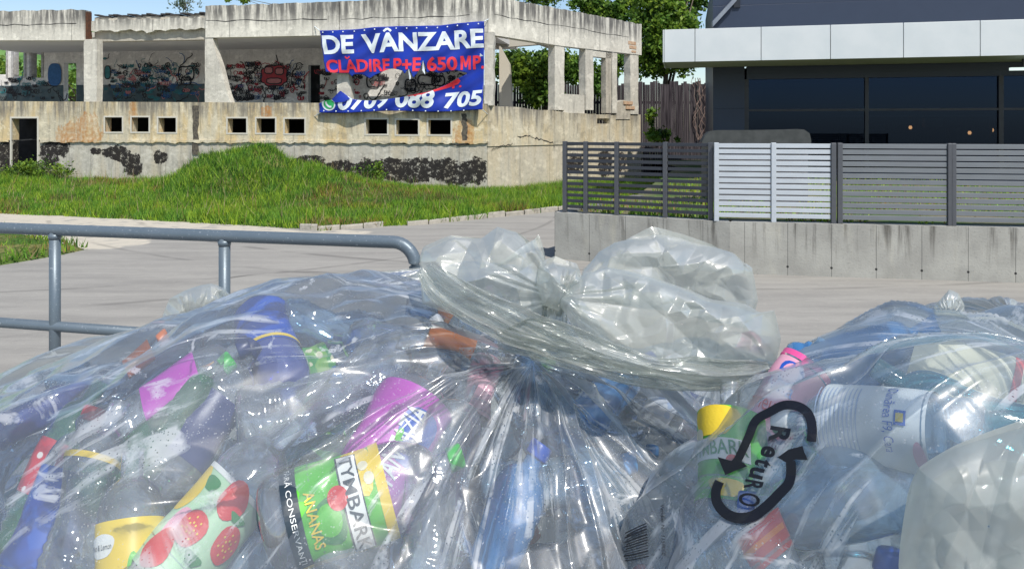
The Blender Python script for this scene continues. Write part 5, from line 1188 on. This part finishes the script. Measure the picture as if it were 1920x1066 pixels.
taken = {}; hpx = []
PLAINB = printed('label_deep_blue', (.02, .06, .35), (.02, .09, .45), (.02, .05, .3))
def hero(dome, px, py, inset, ang, label, tilt=0, L=.26, r=.042, lr=(.3, .65), at=None, decals=(), amt=.15, seed=1, push=14, **kw):
    pos, nr_ = dome.hit(px, py); d_ = ray(px, py); hs_ = [h_ for h_ in (dome.hit(px+qx_, py+qy_) for qx_ in (-40, -20, 0, 20, 40) for qy_ in (-36, -18, 0, 18, 36)) if h_[0] is not None]
    if pos is not None and hs_:
        nr_ = sum((h_[1] for h_ in hs_), Vector()).normalized(); dp_ = sorted((h_[0]-CAM).length for h_ in hs_)[len(hs_)//2]; pos = CAM+d_*max(dp_, (pos-CAM).length)
    if pos is None: pos = CAM+d_*1.0; nr_ = -d_
    pos = pos+d_*((r*(1-amt*.3)+max(.0, inset-.045)+(.016 if dome is B else .007))/max(.45 if push > 5 else .85, -d_.dot(nr_)))
    b = make_bottle(label, L=L, r=r, seed=seed, amt=amt, lr=lr, nz=60, seg=40, name='labelled_bottle' if kw.get('lab') is not None else 'bottle', **kw)
    hc = (at if at is not None else (lr[0]+lr[1])/2)*L; a = imgdir(px, py, ang, tilt); a = (a-nr_*a.dot(nr_)*.9).normalized()
    for _k in range(push):
        if all(dome.inside(pos-a*hc+a*L*f_, m_) for f_, m_ in ((.08, r*.75), (.6, r*.8), (.98, .018))): break
        pos = pos+d_*.006-Vector((0, 0, .003))
    orient(b, pos, a, (-ray(px, py)+nr_).normalized(), hc)
    lo = [c for c in b.children if c.name.startswith('label')]
    for (nm, VF, fn, mat, off) in decals:
        V, Fc = VF; W = []
        for (x, y) in V:
            s_, h_ = fn(x, y); R_ = r+.0012+off; W.append((R_*math.sin(s_/r), -R_*math.cos(s_/r), hc+h_))
        part(nm, deform(W, seed, amt, L, r), Fc, mat, lo[0] if lo else b, False)
    if kw.get('lab') is not None or kw.get('body') in ('deep', 'royal'): hpx.append((dome, px, py, 60+r*900))
    for k in (0, .5, 1): taken.setdefault(id(dome), []).append((pos+a*(L*(k-.5)), r))
    return b
def tw(s, s0, h0, dx, dy, ux, uy, mat, bold=.02, off=.001, w_=None):
    """text decal: origin (s0,h0), reading vector (dx,dy), glyph-up vector (ux,uy) in metres"""
    return ('lettering', text2d(s, bold, .12), lambda x, y: (s0+dx*x+ux*y, h0+dy*x+uy*y), mat, off)
def bl2(cx_, cy_, rx, ry, mat, off=.0008, n=20, name='printed_shape', rot=0, wob=0, sd=0):
    pts_ = [(cx_+rx*math.cos(t)*math.cos(rot)*(1+wob*math.sin(3*t+sd))-ry*math.sin(t)*math.sin(rot), cy_+rx*math.cos(t)*math.sin(rot)+ry*math.sin(t)*math.cos(rot)*(1+wob*math.cos(2*t+sd))) for t in np.linspace(0, 2*math.pi, n, endpoint=False)]
    return (name, poly2d(pts_, .008), lambda x, y: (x, y), mat, off)
def rc(x0, y0, x1, y1, mat, off=.0006, name='printed_shape'): return (name, poly2d([(x0, y0), (x1, y0), (x1, y1), (x0, y1)], .008), lambda x, y: (x, y), mat, off)
C_ = lambda n_, c, ro=.4: plas('print_'+n_, c, ro)
pg_, pdg, pyl, pwh, prd, pdk, pmg, pbl, plg, ppk, pcr, pcream = C_('green', (.10, .50, .03)), C_('deep_green', (.03, .22, .05)), C_('yellow', (.80, .58, .04)), C_('white', (.80, .82, .80)), C_('red', (.62, .03, .03)), C_('dark', (.02, .035, .05)), C_('magenta', (.48, .05, .46)), C_('blue', (.02, .10, .50)), C_('pale_green', (.45, .68, .45)), C_('pink', (.78, .38, .50)), C_('hot_pink', (.80, .10, .32)), C_('cream', (.72, .68, .50))
# pineapple juice bottle: s runs down the picture (label circumference), h along the axis to the right
hero(A, 638, 938, .045, 19, 'pineapple juice bottle with bright green and yellow label, front middle of the large bag', tilt=0, L=.24, r=.055, lr=(.12, .60), lab=pg_, cap='green', seed=3, amt=.10, decals=[
    rc(-.085, -.058, .085, -.040, pdk), rc(-.085, .046, .085, .058, pyl), bl2(-.035, .028, .040, .022, pyl, wob=.15), bl2(.078, -.02, .012, .04, pyl), bl2(.02, -.012, .026, .020, pdg, wob=.1), bl2(.018, -.012, .018, .014, pg_, .0012),
    rc(-.058, .006, .072, .030, pdk, .0012), rc(-.055, .008, .070, .0285, pwh, .0018), tw('TYMBARK', -.050, .011, .115, 0, 0, .014, pdk, .01, .0026), tw('FĂRĂ CONSERVANȚI', -.060, -.054, .12, 0, 0, .010, pwh, .0, .0016), tw('ANANAS', -.018, -.034, .062, 0, 0, .012, pyl, .01, .0016),
    bl2(-.002, .002, .0135, .0115, prd, .0022), bl2(-.012, .040, .008, .006, pcream, .0016), bl2(-.03, .036, .007, .006, pcream, .0016)])
hero(A, 735, 850, .075, 64, 'bottle with magenta label and blue patch of white letters, behind the green one', L=.30, r=.055, lr=(.25, .78), lab=pmg, cap=None, seed=8, amt=.2, decals=[
    bl2(.03, .02, .025, .045, pbl, wob=.2), bl2(-.01, .03, .007, .017, C_('violet', (.3, .02, .3)), wob=.1), tw('FANTAZIA', .030, -.045, 0, .10, -.028, 0, pwh, .02, .0018), bl2(.010, .012, .004, .009, pg_, .002)])
stra = [bl2(x, y, .017, .021, prd, .0014, wob=.08, sd=i) for i, (x, y) in enumerate(((-.005, .0), (.040, .012), (.012, .048), (-.02, -.035)))]
stra += [bl2(x+math.cos(a)*q_*.012, y+math.sin(a)*q_*.014, .0011, .0015, pyl, .0024, 6) for (x, y) in ((-.005, .0), (.040, .012)) for q_ in (.4, .85) for a in np.arange(0, 6.2, .9)]
hero(A, 375, 1000, .045, 50, 'strawberry drink bottle with pale green label showing red berries', L=.25, r=.046, lr=(.12, .60), lab=plg, cap=None, seed=5, amt=.12, decals=stra+[
    bl2(-.052, .03, .02, .03, pyl), bl2(-.025, .045, .012, .010, pdg, .001, wob=.2), bl2(.03, .037, .010, .006, pdg, .0016, wob=.3), bl2(-.024, -.012, .012, .03, ppk, .001, wob=.2), tw('capsuni', -.070, -.01, -.004, .034, .009, .002, pdk, 0, .0016), bl2(.018, -.02, .01, .008, pdg, .002, wob=.3), rc(-.07, .058, .07, .064, pwh, .001)])
hero(A, 238, 1050, .05, 100, 'bottle with yellow label and a green leaf print at lower left', L=.24, r=.037, lr=(.30, .66), lab=pyl, cap=None, seed=15, amt=.15, decals=[
    bl2(-.030, .018, .018, .014, pwh, wob=.1), tw('Mint & Lemon', -.045, .014, .03, .0, 0, .006, pdk, 0, .0018), bl2(.010, -.010, .006, .018, pg_, .0012), bl2(.024, -.024, .016, .006, pg_, .0013), bl2(-.006, -.026, .014, .006, pg_, .0014), rc(-.06, -.05, .06, -.040, pbl, .001)])
hero(A, 515, 612, .085, -80, 'royal blue bottle with a yellow ring, top left of the large bag', L=.22, r=.047, lr=(.06, .50), lab=CAPM['blue'], body='royal', cap=None, seed=21, amt=.3, decals=[rc(-.07, .040, .07, .046, pyl, .001)])
hero(A, 330, 715, .07, 20, 'clear bottle with a glossy magenta band at upper left', L=.24, r=.036, lr=(.35, .68), lab=pmg, cap='navy', seed=22, amt=.35)
hero(A, 60, 745, .05, 25, 'small royal blue bottle at the far left of the large bag', L=.17, r=.026, body='royal', cap=None, seed=23, amt=.3)
hero(A, 205, 850, .05, 85, 'clear bottle with a yellow neck ring at left', L=.24, r=.038, lr=(.66, .69), lab=pyl, cap=None, seed=24, amt=.35)
hero(A, 300, 800, .11, 40, 'green bottle deep in the left of the large bag', L=.25, r=.036, body='green', cap='green', seed=25, amt=.4)
hero(A, 370, 790, .12, 60, 'dark navy labelled bottle behind the magenta banded one', L=.26, r=.04, lab=CAPM['navy'], cap='navy', seed=26, amt=.3)
hero(A, 110, 880, .12, 70, 'bottle with dark red and green wrapper at the left edge', L=.24, r=.036, lab=LAB[2], lr=(.3, .6), body='green', cap=None, seed=27, amt=.4)
hero(A, 70, 1000, .09, 75, 'bottle with deep blue and white wrapper at lower left corner', L=.27, r=.042, lab=PLAINB, lr=(.1, .7), cap='red', seed=28, amt=.3)
hero(A, 840, 640, .045, -20, 'bottle with orange wrapper near the knot', L=.15, r=.015, lab=CAPM['orange'], lr=(.25, .75), cap=None, seed=29, amt=.5)
hero(A, 262, 628, .03, 28, 'bottle with orange cap at the upper left rim of the large bag', L=.16, r=.020, lab=CAPM['orange'], lr=(.5, .8), cap='orange', seed=30, amt=.4)
hero(A, 920, 700, .05, 60, 'bottle with pale pink wrapper just below the knot', L=.17, r=.024, lab=ppk, lr=(.15, .7), cap=None, seed=31, amt=.4)
hero(A, 1130, 715, .06, 30, 'pale blue bottle right of the knot under the bow', L=.24, r=.042, body='deep', cap='blue', seed=32, amt=.4)
hero(A, 925, 1015, .09, 55, 'blue bottle standing at an angle in the bottom middle', L=.26, r=.036, body='deep', cap='blue', seed=33, amt=.3)
hero(A, 1172, 872, .06, 10, 'bottle with bright blue cap in the right part of the large bag', L=.22, r=.034, body='blue', cap='sky', at=.9, seed=34, amt=.3)
hero(A, 1065, 800, .05, 100, 'large crumpled clear bottle right of centre in the large bag', L=.30, r=.055, body='blue', cap=None, seed=35, amt=.55)
hero(A, 850, 900, .05, 75, 'large dented clear bottle beside the magenta label', L=.28, r=.052, body='clear', cap=None, seed=36, amt=.45)
hero(A, 645, 720, .06, 15, 'large ribbed clear bottle in the upper middle of the large bag', L=.30, r=.05, body='clear', cap=None, seed=37, amt=.5)
# right bag
hero(B, 1652, 795, .045, 163, 'bottle with large white label of small blue print in the printed bag', L=.21, r=.041, lr=(.20, .70), lab=pwh, cap='white', body='blue', seed=41, amt=.12, decals=[
    tw('Dunărea F9, Cara', .036, -.012, -.070, .0, 0, -.012, pbl, .0, .0012)]+[rc(-.036, .012+.0042*i, .034, .0132+.0042*i, C_('fine_print', (.42, .5, .68)), .0012) for i in range(11)]+[bl2(-.035, -.045, .018, .006, ppk, .001), rc(-.004, -.035, .010, -.024, pbl, .0012), rc(-.001, -.033, .007, -.026, pyl, .002)])
hero(B, 1468, 735, .065, 62, 'bottle with pink label and pink cap at the left of the printed bag', L=.19, r=.032, lr=(.15, .74), lab=ppk, cap=None, body='blue', seed=42, amt=.15, decals=[
    rc(-.07, .058, .07, .066, pcr, .001), bl2(.0, .036, .014, .018, pbl, .001, wob=.15), bl2(.0, .036, .010, .013, ppk, .0016), tw('Vila', -.016, .004, .032, .006, -.002, .017, C_('pale_blue', (.2, .3, .75)), 0, .0014), tw('zmeur', -.030, -.024, .044, .006, -.002, .014, prd, 0, .0014), bl2(-.03, -.045, .008, .007, pbl, .0014)])
hero(B, 1368, 850, .045, 100, 'lemon juice bottle with yellow and green label beside the printed arrow', L=.17, r=.042, push=3, lr=(.12, .74), lab=pg_, cap=None, body='clear', seed=43, amt=.12, decals=[
    bl2(-.008, .035, .034, .022, pyl, .0008, wob=.2), bl2(-.038, .012, .014, .02, pcream, .001, wob=.2), rc(-.052, -.010, .04, .014, pwh, .0012), tw('TYMBARK', -.048, -.007, .086, .004, -.001, .016, pdg, .01, .002), bl2(.018, -.012, .008, .008, prd, .0022), bl2(.01, -.04, .02, .012, pyl, .001, wob=.2)])
hero(B, 1622, 645, .045, 12, 'crumpled bright blue bottle at the top of the printed bag', L=.19, r=.044, body='deep', cap=None, seed=44, amt=.45, push=2)
hero(B, 1535, 668, .05, 25, 'smaller blue bottle beside the crumpled bright blue one', L=.15, r=.028, body='deep', cap='blue', push=4, seed=45, amt=.5)
hero(B, 1800, 700, .13, 160, 'bottle with white and red wrapper behind the big white label', L=.24, r=.038, lab=pcream, decals=[rc(-.05, -.05, .05, -.042, prd, .001)], lr=(.2, .7), cap=None, body='clear', seed=46, amt=.3)
hero(B, 1855, 735, .06, 150, 'teal bottle at the right of the printed bag', L=.24, r=.036, body='teal', cap=None, seed=47, amt=.3)
hero(B, 1445, 1010, .045, -55, 'bottle with dark red wrapper and orange ring in the lower part of the printed bag', L=.15, r=.026, lr=(.03, .25), lab=prd, cap=None, body='clear', seed=48, amt=.3, decals=[rc(-.035, -.004, .035, .001, CAPM['orange'], .001)])
hero(B, 1510, 960, .10, 20, 'large pale blue crumpled bottle below the printed emblem', L=.3, r=.055, body='blue', cap='white', seed=49, amt=.5)
hero(B, 1640, 940, .09, 170, 'pale blue bottle lying below the white label', L=.28, r=.045, body='blue', cap='blue', seed=50, amt=.45)
hero(B, 1206, 1062, .04, 160, 'bottle with bright red cap at the bottom left of the printed bag', L=.2, r=.03, cap='red', body='clear', seed=51, amt=.3, at=.95)
PLAINX = 0
hero(Gb, 1300, 795, .03, 150, 'bottle with red and white wrapper in the gap under the bow', L=.24, r=.045, lab=LAB[2], lr=(.2, .7), cap='white', seed=52, amt=.3)
hero(Gb, 1265, 750, .05, 140, 'bottle with navy wrapper in the gap under the bow', L=.24, r=.04, lab=CAPM['navy'], lr=(.4, .7), cap='navy', seed=53, amt=.3)

# everything else in the bags: crushed bottles packed behind the film
protos = []
specs = [('clear', None, 'white', .25, .036), ('clear', LAB[0], 'blue', .24, .036), ('smoke', None, 'blue', .30, .046), ('clear', LAB[2], 'red', .25, .036), ('blue', None, 'sky', .23, .034), ('clear', LAB[3], 'green', .30, .046),
         ('clear', LAB[1], 'white', .22, .033), ('smoke', LAB[4], 'yellow', .25, .036), ('deep', None, 'blue', .24, .036), ('green', LAB[3], 'green', .25, .036), ('clear', LAB[5], 'pink', .22, .033), ('clear', None, 'blue', .29, .045), ('blue', LAB[0], 'blue', .29, .045), ('smoke', LAB[6], 'orange', .24, .035)]
desc = {None: 'plain', 0: 'white labelled', 1: 'blue labelled', 2: 'red labelled', 3: 'green labelled', 4: 'yellow labelled', 5: 'pink labelled', 6: 'orange labelled'}
bodyd = {'clear': 'clear', 'smoke': 'greyish', 'blue': 'bluish', 'deep': 'blue', 'green': 'green'}
for i, (bd, lb, cp, L_, r_) in enumerate(specs):
    L_ *= .86
    if i in (0, 2, 5, 8, 11, 12): cp = None
    nm = f"{desc[LAB.index(lb) if lb is not None else None]} {bodyd[bd]} bottle, {cp+' cap' if cp else 'no cap'}"
    protos.append((make_bottle(nm, L=L_, r=r_, seed=200+i, amt=.8, body=bd, lab=lb, cap=cp, kind=i % 2, group='crushed bottles packed in the bags', nz=36, seg=24), L_, r_, nm))
usedp = set(); wts = [9, 1.6, 9, .8, 5, .7, 1.0, .6, 1.6, .6, .5, 9, 3, .5]
rf = random.Random(5); total = 0
def fill(dome, nm, box, layers, dmin, cap_n):
    global total
    pts_ = [(p, r_) for p, r_ in taken.get(id(dome), [])]; cnt = 0; pl_ = [p for p, _ in pts_]; nh_ = len(pl_)
    for (ins, tries) in layers:
        for _ in range(tries):
            if cnt >= cap_n: return
            px = rf.uniform(box[0], box[2]); py = rf.uniform(box[1], box[3]); h = dome.hit(px, py)
            if ins < .2 and any(q_[0] is dome and math.hypot(px-q_[1], py-q_[2]) < q_[3]*(1 if ins < .1 else .6) for q_ in hpx): continue
            if h[0] is None: continue
            d = ray(px, py); pos = h[0]+(d*.75-h[1]*.55)*ins
            if any((pos-q_).length < (dmin+(.03 if i_ < nh_ else 0)) for i_, q_ in enumerate(pl_)): continue
            k = rf.choices(range(len(protos)), wts)[0]; pr, L_, r_, lab_ = protos[k]
            for _t in range(10):
                a = imgdir(px, py, rf.uniform(0, 360), rf.uniform(-25, 25))
                if dome.inside(pos+a*L_*.5, r_*.5+.02) and dome.inside(pos-a*L_*.5, r_*.75+.02) and dome.inside(pos, r_+.015): break
            else: continue
            if k in usedp: o = dup(pr)
            else: o = pr; usedp.add(k)
            qx = (pos.x/pos.y*F+CX-box[0])/(box[2]-box[0]); qy = (HZ+(CAMZ-pos.z)/pos.y*F-box[1])/(box[3]-box[1])
            o['label'] = f"{lab_}, {'just inside' if ins < .1 else 'deeper' if ins < .18 else 'deepest'} {'upper' if qy < .42 else 'lower'} {'far left' if qx < .2 else 'left' if qx < .4 else 'middle' if qx < .6 else 'right' if qx < .8 else 'far right'} of {nm}, {'lying flat' if abs(a.z) < .3 else 'slanting left' if a.x*a.z < 0 else 'slanting right'}"
            orient(o, pos, a, Vector((rf.uniform(-1, 1), rf.uniform(-1, 1), rf.uniform(-1, 1))), L_/2); pl_.append(pos); cnt += 1
fill(A, 'largest bag', (-60, 520, 1320, 1180), ((.055, 900), (.13, 900), (.21, 900), (.30, 900)), .077, 190)
fill(B, 'printed bag', (1120, 540, 2150, 1180), ((.055, 500), (.13, 500), (.22, 500)), .08, 90)
fill(D, 'whitish bag', (-150, 560, 700, 800), ((.06, 200), (.13, 150)), .1, 16)
fill(Cb, 'edge bag', (1700, 560, 2200, 800), ((.07, 200),), .1, 10)
for i, (pr, _, _, _) in enumerate(protos):
    if i not in usedp:
        for ch in list(pr.children): bpy.data.objects.remove(ch)
        bpy.data.objects.remove(pr)

# ---------------------------------------------------------------- black print on the right bag
M_ink = plas('black_ink', (.008, .009, .014), .45, spec=.35)
_k = N('tmp'); bpy.data.materials.remove(_k.m)
_t = M_ink.node_tree; _o = _t.nodes['Material Output']; _b = _t.nodes['Principled BSDF']; _c = _t.nodes.new('ShaderNodeTexCoord'); _n = _t.nodes.new('ShaderNodeTexNoise'); _n.inputs['Scale'].default_value = 55; _n.inputs['Detail'].default_value = 6; _t.links.new(_c.outputs['Object'], _n.inputs['Vector'])
_r = _t.nodes.new('ShaderNodeMapRange'); _r.inputs[1].default_value = .28; _r.inputs[2].default_value = .36; _r.inputs[3].default_value = .5; _t.links.new(_n.outputs[0], _r.inputs[0]); _t.links.new(_r.outputs[0], _b.inputs['Alpha'])
def print_on(dome, name, VF, fn, mat, parent, lift=.0035):
    V, Fc = VF; W = []
    for (x, y) in V:
        px, py = fn(x, y); loc, _ = dome.hit(px, py, -lift); W.append(loc if loc is not None else P(px, py, .9))
    return mesh_obj(name, W, Fc, mat, parent)
ident = lambda x, y: (x, y)
cp = lambda X, Y: (1280+X*.4934, 540+Y*.4934)
print_on(B, 'printed_arrow', stroke2d([cp(*q_) for q_ in ((488, 582), (492, 530), (478, 478), (440, 449), (385, 444), (330, 470), (278, 502), (250, 565), (220, 630), (192, 684))], lambda t: 9.2-1.5*t, 4.5), ident, M_ink, bagB)
print_on(B, 'printed_arrow', poly2d([cp(*q_) for q_ in ((133, 640), (185, 655), (208, 632), (226, 660), (246, 675), (205, 690), (162, 709))], 4.5), ident, M_ink, bagB)
print_on(B, 'printed_arrow', stroke2d([cp(*q_) for q_ in ((140, 733), (126, 772), (132, 815), (165, 855), (215, 872), (272, 862), (325, 822), (372, 775), (402, 742), (412, 700), (410, 655))], lambda t: 8.8+1.2*math.sin(t*3), 4.5), ident, M_ink, bagB)
print_on(B, 'printed_arrow', poly2d([cp(*q_) for q_ in ((360, 642), (402, 612), (456, 598), (462, 622), (476, 652), (430, 650), (395, 662))], 4.5), ident, M_ink, bagB)
def gl(s, bx, by, rx_, ry_, ux_, uy_, bold=.015):
    """one glyph run: base point, reading vector and glyph-up vector in pixels of the photograph's frame"""
    print_on(B, 'printed_lettering', text2d(s, bold, .09), lambda x, y: (bx+rx_*x+ux_*y, by+ry_*x+uy_*y), M_ink, bagB, .0045)
gl('R', 1445, 797, -5, 30, 38, 6, .03); gl('e', 1430, 832, -6, 20, 26, 8, .03); gl('t', 1418, 856, -4, 14, 30, 9, .03); gl('u', 1408, 873, -5, 20, 26, 6, .03); gl('R', 1398, 897, -4, 17, 34, 6, .03); gl('O', 1388, 920, -6, 24, 40, 8, .015)
gl('Vendor Nr. 1158050', 1238, 944, 3, 96, 7, 1, .01)
for i in range(13):
    y = 985+i*4.8; w_ = rnd.choice((1.0, 1.5, 2.0))
    print_on(B, 'barcode', stroke2d([(1172+i*-.3+(3 if i % 2 else 0), y+14-i*.5), (1190, y+5), (1212+i*.35, y-5+i*.35)], w_/1.4, 9), ident, M_ink, bagB, .007)
